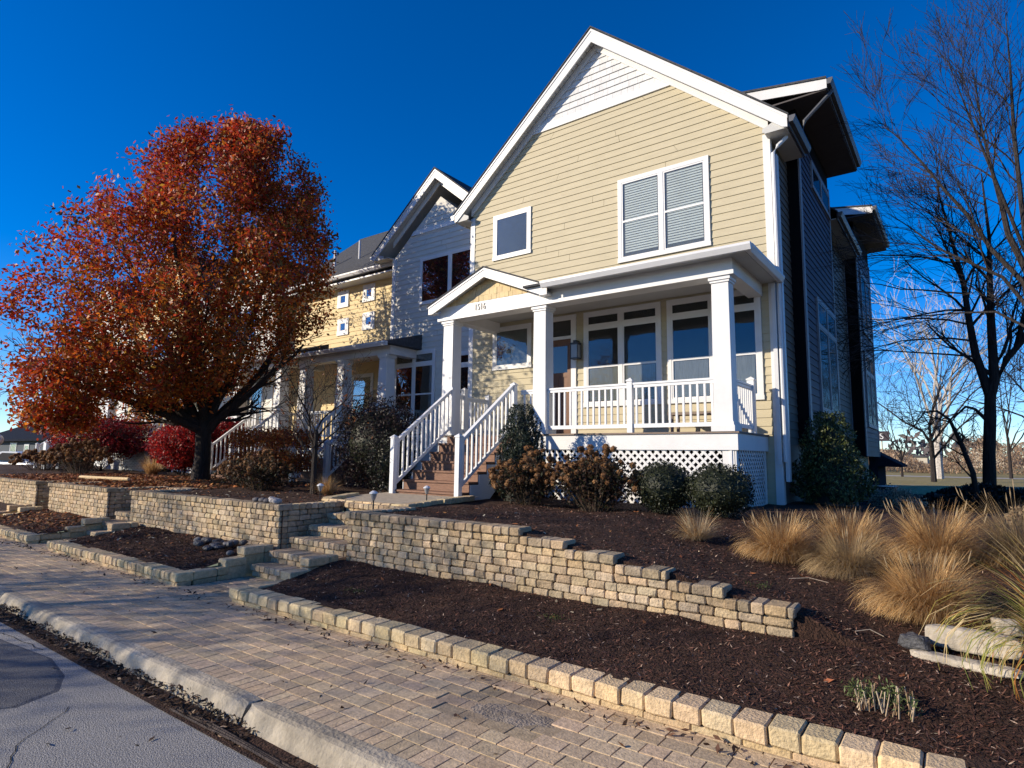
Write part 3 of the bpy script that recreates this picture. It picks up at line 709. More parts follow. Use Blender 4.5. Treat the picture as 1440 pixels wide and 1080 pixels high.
for sg in(-1,1):
    xt=xc+sg*(hf-.03); sf.hexa([(xc,yE+.03,zc-.11),(xt,yE+.03,zt_-.11),(xt,YP,zt_-.11),(xc,YP,zc-.11)],[(xc,yE+.03,zc-.09),(xt,yE+.03,zt_-.09),(xt,YP,zt_-.09),(xc,YP,zc-.09)])
sf.build('soffit',M['soffit'],er)
tp=MB(); tp.prism([(xc-1.5,4.93),(xc+1.5,4.93),(xc,5.50)],'y',YP+.02,YP+.05); tp.build('tympanum',M['cream'],er)
sh=MB(); z=4.93; sl_=.36
while z<5.42:
    x=xc-(5.42-z)/sl_; e=xc+(5.42-z)/sl_; z1=z+.125
    while x<e-.03:
        L=min(random.uniform(.08,.15),e-x); k=random.uniform(.88,1.1); zz=min(z1,5.43-max(abs(x-xc),abs(x+L-xc))*sl_)
        if zz>z+.015: sh.box(x+.0025,x+L-.0025,YP-.012-random.uniform(0,.012)-.0,YP+.02,z-.0-random.uniform(0,.02 if z>4.95 else 0),zz,(k,k*random.uniform(.97,1.02),k*.98))
        x+=L
    z+=.125
sh.build('entry_shakes',M['shake'],er)
# house number
def text_mesh(name,s,h,loc,m,parent,width=1.0,rot=0,depth=.004):
    cu=bpy.data.curves.new(name,'FONT'); cu.body=s; cu.size=h; cu.extrude=depth
    o=bpy.data.objects.new(name,cu); COL.objects.link(o); bpy.context.view_layer.update()
    me=bpy.data.meshes.new_from_object(o.evaluated_get(bpy.context.evaluated_depsgraph_get())); COL.objects.unlink(o); bpy.data.objects.remove(o)
    V=np.array([v.co[:] for v in me.vertices]); F=[tuple(p.vertices) for p in me.polygons]
    c,s_=math.cos(rot),math.sin(rot)
    W=np.stack([loc[0]+V[:,0]*width*c, loc[1]+V[:,0]*width*s_-V[:,2], loc[2]+V[:,1]],1)
    mb=MB(); mb.add(W.tolist(),F); return mb.build(name,m,parent)
text_mesh('house_number','1516',.205,(-8.40,YP-.02,4.745),M['lamp'],house,width=.78)
# stairs: X -9.0..-7.3, seven risers
sx0,sx1=-8.95,-7.25; y0=8.30; ry=.247
st=MB()
zs=[.94+.1835*i for i in range(6)]
for i,z in enumerate(zs):
    y=y0+i*ry; tr=MB(); tr.box(sx0,sx1,y-.03,y+ry+.0,z-.035,z); tr.box(sx0+.01,sx1-.01,y+.0,y+.02,(zs[i-1] if i else .80),z-.036)
    tr.build('stair_tread',M['cedar'],house)
tr=MB(); tr.box(sx0,sx1,y0+6*ry-.0,y0+6*ry+.02,zs[-1],DK-.04); tr.build('stair_riser',M['cedar'],house)
for x in(sx1+.01,sx0-.03):
    sm=MB(); sm.prism([(y0+.02,.6),(y0+.02,.88)]+[p for i in range(6) for p in ((y0+i*ry+.02,zs[i]-.05),(y0+(i+1)*ry+.02,zs[i]-.05))]+[(YP,DK-.3),(YP,1.5),(y0+.6,.6)],'x',x-.02,x-.002); sm.build('stair_stringer',M['white_rail'],house)
for x,rx in((sx0+.0,-9.02),(sx1-.02,-7.27)):
    post(x,8.26,.72,1.98,house); post(x,YP-.06,DK,3.08,house)
    railing((x,8.31),(x,YP-.12),house,.92,2.06,h=.98,sp=.125,lowgap=.10)
# porch rails
railing((-6.60,YP+.10),(-4.84,YP+.10),house,DK,DK,h=.90,sp=.122); railing((-4.72,YP+.10),(-3.24,YP+.10),house,DK,DK,h=.90,sp=.122)
post(-4.78,YP+.10,DK,3.02,house); railing((-3.05,YP+.30),(-3.05,11.42),house,DK,DK,h=.90,sp=.115); post(-3.05,11.48,DK,3.08,house,.12)
railing((-9.17,YP+.30),(-9.17,10.52),house,DK,DK,h=.94,sp=.11); post(-9.17,10.58,DK,3.14,house,.11); railing((-9.17,10.64),(-9.17,11.4),house,DK,DK,h=.90,sp=.115); post(-9.17,11.46,DK,3.06,house,.11)
railing((-7.19,YP+.10),(-6.88,YP+.10),house,DK,DK,h=.90,sp=.122)
# porch bench behind rail
bn=MB(); bn.box(-4.55,-3.5,11.2,11.6,DK+.38,DK+.42)
for xx in(-4.5,-3.6): 
    for yy in(11.22,11.54): bn.box(xx,xx+.05,yy,yy+.05,DK,DK+.38)
tag(bn.build('porch_bench',M['deck']),'low brown bench on the porch under the right-hand windows','bench')
# downspouts at right corner
ds=MB()
ds.tube([(-2.36,11.95,7.82),(-2.36,11.93,7.72),(-2.50,11.84,7.55),(-2.585,11.82,7.42),(-2.585,11.82,1.55)],.038,8); ds.build('downspout',M['gutter'],house)
ds=MB(); ds.box(XR-.05,XR+.022,YW-.105,YW-.035,1.5,4.86); ds.box(-2.60,-2.53,YW-.02,YW+.10,1.2,7.4); ds.build('downspout',M['gutter'],house)
# ---- right side of the main house
TS=TX(XR)
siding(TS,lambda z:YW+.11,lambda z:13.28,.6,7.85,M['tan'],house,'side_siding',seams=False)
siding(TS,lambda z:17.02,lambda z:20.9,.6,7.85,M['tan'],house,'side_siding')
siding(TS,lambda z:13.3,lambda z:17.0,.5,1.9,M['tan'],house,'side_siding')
def bay(ya,yb,z0,zsplit,ztop,X1,wins,lower='tan'):
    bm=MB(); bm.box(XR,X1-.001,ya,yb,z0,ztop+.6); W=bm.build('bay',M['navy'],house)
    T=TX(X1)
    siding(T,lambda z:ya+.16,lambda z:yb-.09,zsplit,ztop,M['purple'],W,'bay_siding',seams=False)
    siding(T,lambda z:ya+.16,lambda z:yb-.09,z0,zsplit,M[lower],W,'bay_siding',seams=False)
    tm=MB(); T.box(tm,ya-.004,ya+.16,z0,ztop,0,.03); tm.build('bay_trim',M['shade_grey'],W); tm=MB(); T.box(tm,yb-.09,yb+.004,z0,ztop,0,.03); tm.build('bay_trim',M['shade_grey'],W)
    for (a,b,c,d,cols,tr_) in wins: window(T,a,b,c,d,W,cols=cols,transom=tr_,hung=False,trim='shade_grey',name='bay_window')
    # shed dormer roof with deep overhang
    rf=MB(); xo=-1.76; xi=-4.7; zo=9.20; s=.16
    ys,ye=ya-.42,yb+.22
    rf.prism([(xi,zo+s*(xo-xi)),(xo,zo),(xo,zo+.04),(xi,zo+.04+s*(xo-xi))],'y',ys-.03,ye)
    r=rf.build('bay_roof',M['roof'],W)
    ff=MB(); ff.prism([(xi,zo+s*(xo-xi)-.002),(xo,zo-.002),(xo,zo-.20),(xo-.14,zo-.20),(xi,zo-.20+s*(xo-.14-xi))],'y',ys,ys+.03); ff.build('rake_board',M['white'],r)
    sf=MB(); sf.box(xi,xo-.02,ys+.03,ye,zo-.22,zo-.19); sf.box(xo-.03,xo,ys+.03,ye,zo-.2,zo-.005); sf.build('soffit',M['shade_grey'] if False else mat('shade_soffit',(.09,.08,.08),.7,.1,3),r)  # eave shade is darkened into this soffit colour
    ck=MB(); ck.box(xi,X1-.01,ya-.0,yb,ztop+.4,zo-.2); ck.build('dormer_wall',M['purple'],r)
    gg=MB(); gg.prism([(xo,zo),(xo+.11,zo),(xo+.11,zo-.04),(xo+.07,zo-.12),(xo,zo-.12)],'y',ys,ye); gg.build('gutter',M['guttershade'],r)
    return W
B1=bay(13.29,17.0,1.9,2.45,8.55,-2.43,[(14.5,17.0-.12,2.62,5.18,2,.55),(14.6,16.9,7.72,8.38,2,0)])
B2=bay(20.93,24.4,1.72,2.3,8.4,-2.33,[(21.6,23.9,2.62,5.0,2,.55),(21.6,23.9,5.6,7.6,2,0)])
tm=MB(); TS.box(tm,16.99,17.09,.6,7.8,.0,.03); TS.box(tm,20.8,20.92,1.6,7.8,.0,.03); tm.build('side_trim',M['shade_grey'],house)
window(TS,17.5,18.6,3.5,4.6,house,cols=1,hung=False,trim='shade_grey'); window(TS,21.4,23.3,.75,1.5,house,cols=2,hung=False,trim='shade_grey',name='basement_window')
ds=MB(); ds.tube([(-1.70,13.1,9.05),(-1.75,13.05,8.95),(-2.2,12.9,8.45),(-2.25,12.9,8.15)],.038,8); ds.build('downspout',M['guttershade'],B1)
bw=MB(); bw.prism([(-2.66,2.0),(-1.7,1.45),(-1.7,1.38),(-2.66,1.4)],'y',24.45,27.0); bw.box(-6,-2.4,24.45,27.0,.4,1.4); bw.build('rear_entry_roof',M['roofdark'],house)
# condenser box by the side wall
ac=thing('air_conditioner','dark square air conditioner unit on the ground beside the shaded side wall','air conditioner',(-1.7,15.9,.5))
m_=MB(); m_.box(-2.25,-1.25,15.5,16.3,.45,1.0); m_.build('casing',M['lamp'],ac); m_=MB()
for k in range(9): m_.box(-2.23,-1.27,15.485,15.499,.5+k*.055,.515+k*.055)
m_.build('grille',M['shade_grey'],ac); m_=MB(); m_.box(-2.28,-1.22,15.47,16.33,1.0,1.04); m_.build('lid',M['lamp'],ac)
# ================================================================== NEIGHBOURS
def nb_porch(h,x0,x1,yp,yw,stair,wallm='yellow',cols=(),dk=2.04,zb=4.45,gab=None):
    d=MB(); d.box(x0,x1,yp,yw,dk-.04,dk); p=d.build('porch_deck',M['deck'],h)
    s=MB(); s.box(x0+.03,x1-.03,yp+.02,yp+.05,1.74,dk-.042); s.box(x1-.06,x1-.03,yp+.05,yw,1.74,dk-.042); s.box(x0+.03,x0+.13,yp+.06,yp+.09,.7,1.74); s.box(x1-.2,x1-.05,yp+.06,yp+.09,.7,1.74); s.build('porch_skirt',M['white'],h)
    lattice(TY(yp+.09),x0+.15,x1-.2,.75,1.74,h)
    dd=MB(); dd.box(x0+.2,x1-.2,yp+.3,yp+.32,.5,1.9); dd.build('underfloor_shade',M['dark'],h)  # dark sheet in place of the shade below the porch
    for c in cols: column(c-.15,c+.15,yp+.05,yp+.35,dk,zb,h,taper=.05)
    b=MB(); b.box(x0,x1,yp+.04,yp+.34,zb,zb+.28); b.box(x1-.3,x1,yp+.34,yw,zb,zb+.28); b.box(x0,x1-.3,yp+.34,yw,zb+.24,zb+.28); b.build('porch_beam',M['white'],h)
    r=MB(); zf=zb+.30; r.add([(x0-.2,yp-.25,zf),(x1+.2,yp-.25,zf),(x1+.2,yw,zf+.62),(x0-.2,yw,zf+.62),(x0-.2,yp-.25,zf-.05),(x1+.2,yp-.25,zf-.05),(x1+.2,yw,zf-.05),(x0-.2,yw,zf-.05)],[(0,1,2,3),(4,7,6,5),(0,4,5,1),(1,5,6,2),(2,6,7,3),(3,7,4,0)]); rr=r.build('porch_roof',M['roof'],h)
    g=MB(); gutter_y(g,x0-.2,x1+.2,yp-.25,zf); g.build('gutter',M['gutter'],rr)
    if stair:
        a,b_=stair; n=6; y0=yp-n*.25
        t=MB()
        for i in range(n): t.box(a,b_,y0+i*.25,y0+i*.25+.28,.75,.94+i*.1835)
        t.build('stairs',M['cedar'],h)
        for x in(a,b_):
            post(x,y0-.05,.6,1.95,h); post(x,yp-.02,dk,3.08,h); railing((x,y0),(x,yp-.07),h,.90,2.06,h=.96,bal_sep=False)
    segs=[(x0,x1)] if not stair else [(x0,stair[0]),(stair[1],x1)]
    for a,b_ in segs:
        if b_-a>.3: railing((a+.1,yp+.15),(b_-.1,yp+.15),h,dk,dk,h=.9,bal_sep=False)
    railing((x1-.12,yp+.3),(x1-.12,yw-.1),h,dk,dk,h=.9,bal_sep=False)
# house 2: pale gabled part directly left of the main house
h2=thing('town_house','pale grey-white gabled town house dappled with leaf shade, left of the cream one','house',(-12.1,14,.7),'town houses in the row')
b=MB(); b.box(-14.05,-10.17,12.701,23,.3,7.7); b.prism([(-14.05,7.7),(-10.17,7.7),(-12.11,7.7+1.94*.82)],'y',12.701,23); b.build('wall_body',M['grey'],h2)
T2=TY(12.7)
siding(T2,lambda z:-13.98 if z<7.5 else -13.98+(z-7.5)/.82,lambda z:-10.2 if z<7.5 else -10.2-(z-7.5)/.82,.8,9.05,M['grey'],h2,holes=[(-12.8,-10.4,6.0,7.5),(-13.8,-12.2,2.5,4.7)])
mb=MB(); T2.box(mb,-14.07,-13.93,.8,7.7,0,.035); mb.build('corner_board',M['white'],h2); mb=MB(); T2.box(mb,-10.30,-10.16,.8,8.3,0,.035); mb.build('corner_board',M['white'],h2); mb=MB(); mb.prism([(-13.3,8.28),(-10.92,8.28),(-11.05,8.42),(-13.15,8.42)],'y',12.655,12.7); mb.build('gable_band',M['white'],h2)
gable_roof(-12.11,2.62,10.03,7.87,12.42,23,h2,wallhalf=1.94,rake=.2,ov=.26)
window(T2,-12.85,-10.42,6.05,7.5,h2,cols=2,hung=False,tw=.07); window(T2,-13.85,-12.12,2.5,4.68,h2,cols=2,transom=.32); window(T2,-11.5,-10.35,2.5,4.5,h2,cols=1,transom=.3)
ds=MB(); ds.tube([(-10.12,12.55,7.9),(-10.12,12.6,7.6),(-10.12,12.62,1.2)],.04,8); ds.build('downspout',M['gutter'],h2)
# house 3: yellow recessed part with long eave
h3=thing('town_house','yellow town house with four tiny square windows under a long grey roof','house',(-16.5,14,.7),'town houses in the row')
b=MB(); b.box(-20.5,-14.06,13.401,23,.3,7.6); b.build('wall_body',M['yellow'],h3)
T3=TY(13.4); siding(T3,lambda z:-20.4,lambda z:-14.1,2.04,7.6,M['yellow'],h3)
rf=MB(); rf.prism([(12.9,7.72),(16.6,10.85),(16.6,10.9),(20.4,7.7),(20.4,7.6),(12.9,7.62)],'x',-20.6,-13.2); rr=rf.build('roof',M['roof'],h3)
g=MB(); gutter_y(g,-20.6,-14.1,12.9,7.72); g.box(-20.6,-14.1,12.9,13.4,7.45,7.5); g.build('gutter',M['gutter'],rr)
v_=MB(); v_.tube([(-17.6,14.2,8.8),(-17.6,14.2,9.5)],.04,8); v_.build('vent_pipe',M['white'],rr); v_=MB(); v_.tube([(-18.9,14.1,8.7),(-18.9,14.1,9.35)],.05,8); v_.build('vent_pipe',M['white'],rr)
for cx,cz in((-17.35,7.05),(-15.98,7.08),(-17.3,6.05),(-15.95,6.1)): window(T3,cx-.3,cx+.3,cz-.3,cz+.3,h3,cols=1,hung=False,tw=.14)
nb_porch(h3,-17.2,-12.9,11.6,13.4,(-14.95,-13.45),cols=(-13.2,-15.1,-17.0))
window(T3,-16.7,-15.6,2.9,4.3,h3,cols=1); 
dr=MB(); T3.box(dr,-14.9,-14.15,2.05,4.1,0,.03); dr.build('door',mat('mustard_panel',(.30,.19,.05),.6,.1,4),h3)
# house 4,5,6
def gable_house(x0,x1,yw,wm,lab,hz=7.6,pk=None,porch=None,wins=()):
    h=thing('town_house',lab,'house',((x0+x1)/2,yw+1,.7),'town houses in the row'); xc=(x0+x1)/2; hw=(x1-x0)/2
    b=MB(); b.box(x0,x1,yw+.001,yw+10,.3,hz); b.prism([(x0,hz),(x1,hz),(xc,hz+hw*.82)],'y',yw+.001,yw+10); b.build('wall_body',M[wm],h)
    T=TY(yw); siding(T,lambda z:x0+.03 if z<hz else x0+.03+(z-hz)/.82,lambda z:x1-.03 if z<hz else x1-.03-(z-hz)/.82,.8,hz+hw*.82-.3,M[wm],h)
    gable_roof(xc,hw+.5,hz+(hw+.5)*.82-.15,hz-.15,yw-.28,yw+10,h,wallhalf=hw,rake=.2)
    cb=MB(); T.box(cb,x0-.01,x0+.13,.8,hz,0,.035); cb.build('corner_board',M['white'],h); cb=MB(); T.box(cb,x1-.13,x1+.01,.8,hz,0,.035); cb.build('corner_board',M['white'],h)
    for wv in wins: window(T,*wv[:4],h,cols=wv[4],transom=wv[5])
    if porch: nb_porch(h,*porch[:4],porch[4],cols=porch[5])
    return h
gable_house(-25.4,-20.6,12.9,'wsiding','white gabled town house half hidden behind the red tree','wsiding' and 7.6,wins=[(-24.2,-21.9,5.9,7.4,2,0),(-22.9,-21.2,2.7,4.6,2,.3)],porch=(-24.8,-17.6,11.3,12.9,(-18.9,-17.6),(-17.9,-20.4,-22.8,-24.6)))
gable_house(-33.2,-25.5,12.9,'yellow','pale yellow town house behind the lattice-skirted porch left of the tree trunk',7.6,wins=[(-31.5,-29,5.9,7.4,2,0),(-28.6,-26.6,2.7,4.6,2,.3)],porch=(-30.6,-25.6,10.95,12.9,(-33.2,-31.2),(-27.7,-25.9,-30.4)))
gable_house(-39.8,-33.4,12.9,'wsiding','white town house at the far left end of the row',7.6,wins=[(-39.5,-36.5,5.9,7.4,2,0),(-40.5,-38,2.7,4.6,2,.3)])
# ================================================================== VEGETATION
rng=np.random.default_rng(11)
def quads_from(P,A,B,T):
    # P centres (n,3), A and B half-axes (n,3)
    n=len(P); V=np.empty((n,4,3),np.float32)
    V[:,0]=P-A; V[:,1]=P-B*.8; V[:,2]=P+A; V[:,3]=P+B*.8
    F=np.arange(n*4).reshape(n,4); return V.reshape(-1,3),F,T
def rand_dirs(n,up_=0.0):
    d=rng.normal(size=(n,3)); d[:,2]+=up_; return d/np.linalg.norm(d,axis=1,keepdims=True)
def leaves(P,size,T,asp=.55,up_=0):
    n=len(P); a=rand_dirs(n,up_); b=np.cross(a,rand_dirs(n)); b/=np.maximum(1e-6,np.linalg.norm(b,axis=1,keepdims=True))
    s=size*rng.uniform(.65,1.25,(n,1)); return quads_from(P,a*s,b*s*asp,T)
def leafobj(name,P,size,T,m,parent,**k):
    V,F,T=leaves(np.asarray(P),size,np.asarray(T),**k); return mesh_np(name,V,F,T,m,parent)
def pal(n,cols,wts,var=.15):
    c=np.array(cols); i=rng.choice(len(c),n,p=np.array(wts)/sum(wts)); return c[i]*rng.uniform(1-var,1+var,(n,1))
def grow(mb,p,d,L,r,lvl,nseg=5,droop=0,spread=.7,nb=4,tips=None,wander=.18,tw=None,minr=.004,up_=.0):
    # one curved limb and its side branches
    pts=[Vector(p)]; d=Vector(d).normalized(); dirs=[d.copy()]
    for i in range(nseg):
        d=(d+Vector((random.gauss(0,wander),random.gauss(0,wander),random.gauss(0,wander)+up_-droop*(i/nseg)))).normalized()
        pts.append(pts[-1]+d*L/nseg); dirs.append(d.copy())
    rad=[max(minr,r*(1-.75*i/nseg)) for i in range(nseg+1)]
    mb.tube(pts,rad,5 if r>.03 else 3,cap=False)
    if tips is not None: tips.append(pts[-1])
    if lvl<=0: return pts
    for k in range(nb):
        f=random.uniform(.2,1); i=min(nseg-1,int(f*nseg)); q=pts[i].lerp(pts[i+1],f*nseg-i)
        a=dirs[i].orthogonal().normalized(); a.rotate(Matrix.Rotation(random.uniform(0,6.28),3,dirs[i])); nd=(dirs[i]+a*spread*random.uniform(.6,1.2)).normalized()
        grow(mb,q,nd,L*random.uniform(.4,.65),max(minr,rad[i]*.55),lvl-1,max(3,nseg-1),droop,spread,nb,tips,wander,tw,minr,up_)
    return pts
def sub_from_path(mb,pts,rads,lvl,cnt,LL,**k):
    mb.tube(pts,rads,7,cap=False)
    for _ in range(cnt):
        f=random.uniform(.12,1)*(len(pts)-1); i=min(len(pts)-2,int(f)); q=Vector(pts[i]).lerp(Vector(pts[i+1]),f-i); d=(Vector(pts[i+1])-Vector(pts[i])).normalized()
        a=d.orthogonal().normalized(); a.rotate(Matrix.Rotation(random.uniform(0,6.28),3,d)); nd=(d+a*random.uniform(.4,.95)).normalized()
        grow(mb,q,nd,LL*random.uniform(.6,1.1),max(.006,rads[i]*.45),lvl,**k)
# ---- big red autumn tree
TB=np.array([-16.99,8.6,.80]); dv=np.array([TB[0],TB[1],0]);dv/=np.linalg.norm(dv); sv=np.array([-dv[1],dv[0],0])
t=thing('autumn_tree','big round tree with red and orange autumn leaves on the terrace','tree',tuple(TB))
def tp(s,z,q=0): p=TB+sv*s+dv*q; return (p[0],p[1],z)
tips=[]; mb=MB()
mb.tube([tp(.0,.6),tp(.02,1.0),tp(.0,1.5),tp(.02,2.1),tp(.05,2.6)],[.32,.23,.20,.20,.19],12)
mb.build('trunk',M['bark'],t,smooth=True)
mb=MB()
limbs=[(( .1,2.3),(1.6,3.6,-.3),(3.2,4.6,-.2)),((.05,2.2),(1.2,3.1,.8),(2.9,3.5,1.3)),((0,2.5),(.6,5,-.4),(1.0,8.8,-.5)),((0,2.5),(-.3,5.5,.2),(-.6,9.4,.1)),((-.05,2.4),(-1.0,4.6,-.5),(-1.7,8.6,-.6)),((-.05,2.3),(-1.4,3.8,.5),(-2.7,6.3,.8)),((-.05,2.2),(-1.2,3.4,-.9),(-2.3,4.6,-1.7)),((0,2.4),(.3,4.6,1.2),(.7,8,2.3)),((.0,2.4),(.4,4.3,-1.3),(1.0,7,-2.5)),((.08,2.3),(1.2,4.6,.2),(2.4,7.4,.4)),((0,2.5),(-.5,5,1.2),(-1.2,8.6,1.8)),((.05,2.2),(1.7,3.0,-.9),(3.4,3.3,-1.2))]
limbpts=[]
for a,b,c in limbs:
    A=Vector(tp(a[0],a[1]));Bv=Vector(tp(b[0],b[1],b[2]));Cv=Vector(tp(c[0],c[1],c[2])); ps=[A.lerp(Bv,f).lerp(Bv.lerp(Cv,f),f)+Vector((hsh(f*9,a[1]*7)*.06,hsh(f*7,b[0]*3)*.06,0)) for f in np.linspace(0,1,9)]
    limbpts+=ps; sub_from_path(mb,ps,[.125*(1-.85*f)+.01 for f in np.linspace(0,1,9)],2,9,1.5,nseg=4,nb=4,spread=.6,up_=.12,minr=.006)
mb.build('limbs',M['bark'],t)
zs_=[2.2,2.6,3.2,4,5,6,7,7.6,8.6,9.7,10.5,11.2]; Ls=[3.7,4.1,4.3,4.5,4.5,4.4,4.0,3.1,2.6,2.1,1.2,-.3]; Rs=[-.9,-.5,.5,1.9,3.1,3.45,3.5,3.4,3.05,2.6,2.2,1.6]
def sample_crown(N):
    out=[]
    while len(out)<N:
        z=rng.uniform(2.2,11.2); l=np.interp(z,zs_,Ls); r=np.interp(z,zs_,Rs); c=(l-r)/2; wv=(l+r)/2
        a=rng.uniform(0,6.283); q=rng.uniform(0,1)**.38; lump=1+.15*math.sin(a*5+z*1.7)+.12*math.sin(a*9-z*4.1)+.08*math.sin(a*3+z*8)
        s=c+wv*q*math.cos(a)*min(1.05,lump); d=wv*.95*q*math.sin(a)*lump
        if abs(s-.28)<.22 and z>9.4: continue
        if abs(s-.35)<.5 and 7.8<z<9.4 and rng.random()<.6: continue
        if s<2.6 and z<2.8+.25*math.sin(s*3): continue
        if q>.70 and math.sin(3.1*s+1.3*d+.6*z)+math.sin(2.3*d-1.9*s+.9*z+2)+.7*math.sin(5*s+1.5*z+d)<-.45: continue
        if d>0 and rng.random()<.74: continue
        if math.sin(s*1.9+1)*math.sin(z*1.6+.5)*math.sin(d*1.4+2)>.34: continue
        out.append((s,z,d,q))
    return np.array(out)
S=sample_crown(2900); P=[];T=[]
k=30
cen=TB[None,:2]+S[:,0:1]*sv[None,:2]+S[:,2:3]*dv[None,:2]
for i in range(len(S)):
    off=rng.normal(size=(k,3))*np.array([.17,.17,.14]); p=np.concatenate([cen[i],[S[i,1]]])+off; P.append(p)
    s,z,d,q=S[i]
    red=min(1,max(0,.18+.09*(z-4)+.10*s+.25*rng.normal()*.8+.25*(q-.7)))
    if q<.6: red*=.5
    A=pal(k,[(.50,.045,.016),(.60,.11,.018),(.28,.026,.015),(.52,.075,.035)],[3,3,2,1.5],.3); B=pal(k,[(.62,.20,.022),(.54,.13,.018),(.46,.25,.035),(.22,.085,.022),(.16,.12,.03)],[3,3.4,1.2,2.6,1],.3)
    mk=(rng.random((k,1))<red); T.append(np.where(mk,A,B)*rng.uniform(.5,1.1))
leafobj('foliage',np.concatenate(P),.062,np.concatenate(T),M['leaf'],t,asp=.6)
# ---- generic shrub
def shrub(name,lab,cat,c,rx,ry,h,cols,wts,n,size,m='ever',group=None,flat=1.0,shell=.45,zb=0,stems=True,noise=.1,asp=.5,var=.25,core=None,up_=0,zoff=0):
    z0=terz(c[0],c[1]) if len(c)<3 else c[2]
    t=thing(name,lab,cat,(c[0],c[1],z0),group)
    if stems:
        mb=MB()
        for _ in range(9): grow(mb,(c[0]+random.uniform(-.06,.06)*rx,c[1]+random.uniform(-.06,.06),z0-.05),(random.uniform(-.6,.6)*rx,random.uniform(-.6,.6)*ry,1),h*.75,.016,1,4,nb=3,spread=.6)
        mb.build('stems',M['bark'],t)
    d=rand_dirs(n); q=rng.uniform(shell,1,(n,1))**.5
    lump=1+noise*(np.sin(d[:,0:1]*7+c[0]*3)*np.cos(d[:,2:3]*6)+.6*np.sin(d[:,1:2]*11))
    e=np.sign(d)*np.abs(d)**flat
    P=np.concatenate([c[0]+e[:,0:1]*rx*q*lump,c[1]+e[:,1:2]*ry*q*lump,z0+zb+(h-zb)*.5*(1+e[:,2:3]*q*lump)],1)
    leafobj('foliage',P,size,pal(n,cols,wts,var),M[m],t,asp=asp,up_=up_)
    if core: 
        mb=MB(); n1,n2=10,14; v=[];f=[]
        for i in range(n1+1):
            th=math.pi*i/n1
            for j in range(n2):
                ph=2*math.pi*j/n2; v.append((c[0]+core*rx*math.sin(th)*math.cos(ph),c[1]+core*ry*math.sin(th)*math.sin(ph),z0+zb+(h-zb)*.5*(1+core*math.cos(th))))
        for i in range(n1):
            for j in range(n2): f.append((i*n2+j,(i+1)*n2+j,(i+1)*n2+(j+1)%n2,i*n2+(j+1)%n2))
        mb.add(v,f,(.02,.025,.012)); mb.build('shade_core',M['ever'],t)  # closed dark body stands in for the bush's shaded inside
    return t
DG=[(.018,.024,.012),(.034,.042,.018),(.010,.014,.008),(.055,.062,.026)]; DW=[4,2.5,3,1]
shrub('boxwood','clipped round boxwood in front of the lattice, left of the porch corner bush','shrub',(-3.52,8.5),.45,.44,.76,DG,DW,5200,.020,group='round boxwoods by the porch lattice',shell=.66,noise=.06,core=.84,stems=False)
shrub('boxwood','clipped round boxwood right at the porch corner by the side lattice','shrub',(-2.72,8.5),.46,.45,.74,DG,DW,5200,.020,group='round boxwoods by the porch lattice',shell=.66,noise=.06,core=.84,stems=False)
shrub('boxwood','darker round boxwood half hidden behind the middle hydrangea','shrub',(-4.9,8.9),.5,.45,.82,DG,DW,4200,.022,group='round boxwoods by the porch lattice',shell=.72,noise=.05,core=.84,stems=False)
# conical evergreen beside the stairs
def conifer(name,lab,c,r,h,n,size,cols,wts,pw=.75,group=None,full=.25):
    z0=terz(c[0],c[1]); t=thing(name,lab,'evergreen',(c[0],c[1],z0),group)
    mb=MB(); mb.tube([(c[0],c[1],z0-.1),(c[0],c[1],z0+h*.85)],[.05,.01],6); mb.build('trunk',M['bark'],t)
    f=rng.uniform(0,1,n); f=1-np.sqrt(1-f*.98); z=z0+.05+f*(h-.05); prof=np.minimum(1,(f/full+.55))*(1-f)**pw
    a=rng.uniform(0,6.283,n); q=rng.uniform(.3,1,n)**.4; bump=1+.16*np.sin(a*4+z*6)+.12*np.sin(a*7-z*9)
    rr=r*prof*q*bump; P=np.stack([c[0]+rr*np.cos(a),c[1]+rr*np.sin(a),z],1)
    leafobj('foliage',P,size,pal(n,cols,wts,.3),M['ever'],t,asp=.4,up_=.8)
    v=MB(); v.tube([(c[0],c[1],z0+.02),(c[0],c[1],z0+h*.3),(c[0],c[1],z0+h*.8)],[r*.62,r*.55,r*.08],10,(.012,.016,.009)); v.build('shade_core',M['ever'],t)  # dark tapered core stands in for shade between the needles
    return t
conifer('conical_evergreen','narrow dark cone-shaped evergreen beside the white stair railing',(-6.42,9.0),.52,2.02,16000,.030,[(.02,.03,.022),(.035,.05,.03),(.014,.02,.014),(.06,.08,.045)],[4,3,3,1],.5)
conifer('conical_evergreen','bushy yellow-green holly with a pointed top against the shaded side wall',(-2.0,12.6),.72,2.0,11000,.038,[(.05,.065,.02),(.09,.11,.035),(.025,.035,.012),(.16,.18,.06)],[4,3,3,1.2],.62)
# barberry masses left of the stairs
shrub('dark_shrub','large dark purple-brown shrub between the white stairs and the neighbouring porch','shrub',(-11.0,9.6),1.05,.8,2.15,[(.025,.012,.014),(.04,.02,.02),(.015,.012,.01),(.03,.035,.02)],[4,2,3,1],15000,.035,shell=.3,noise=.10,flat=.8,core=.7)
shrub('dark_shrub','low dark shrub tucked against the left newel of the white stairs','shrub',(-9.75,8.9),.5,.5,1.3,[(.02,.014,.014),(.018,.025,.014)],[2,2],5000,.032,shell=.3,core=.6)
RED=[(.26,.012,.016),(.38,.02,.02),(.16,.01,.014),(.42,.05,.03),(.08,.01,.012)]; RW=[4,2,3,1,2]
shrub('burning_bush','wide flat-topped dark red burning bush left of the lattice porch','shrub',(-27.6,9.9),2.6,1.5,2.15,RED,[3,1,4,.5,4],17000,.06,m='leaf',group='red burning bushes on the terrace',shell=.2,zb=.55,flat=.75,noise=.12,core=.55)
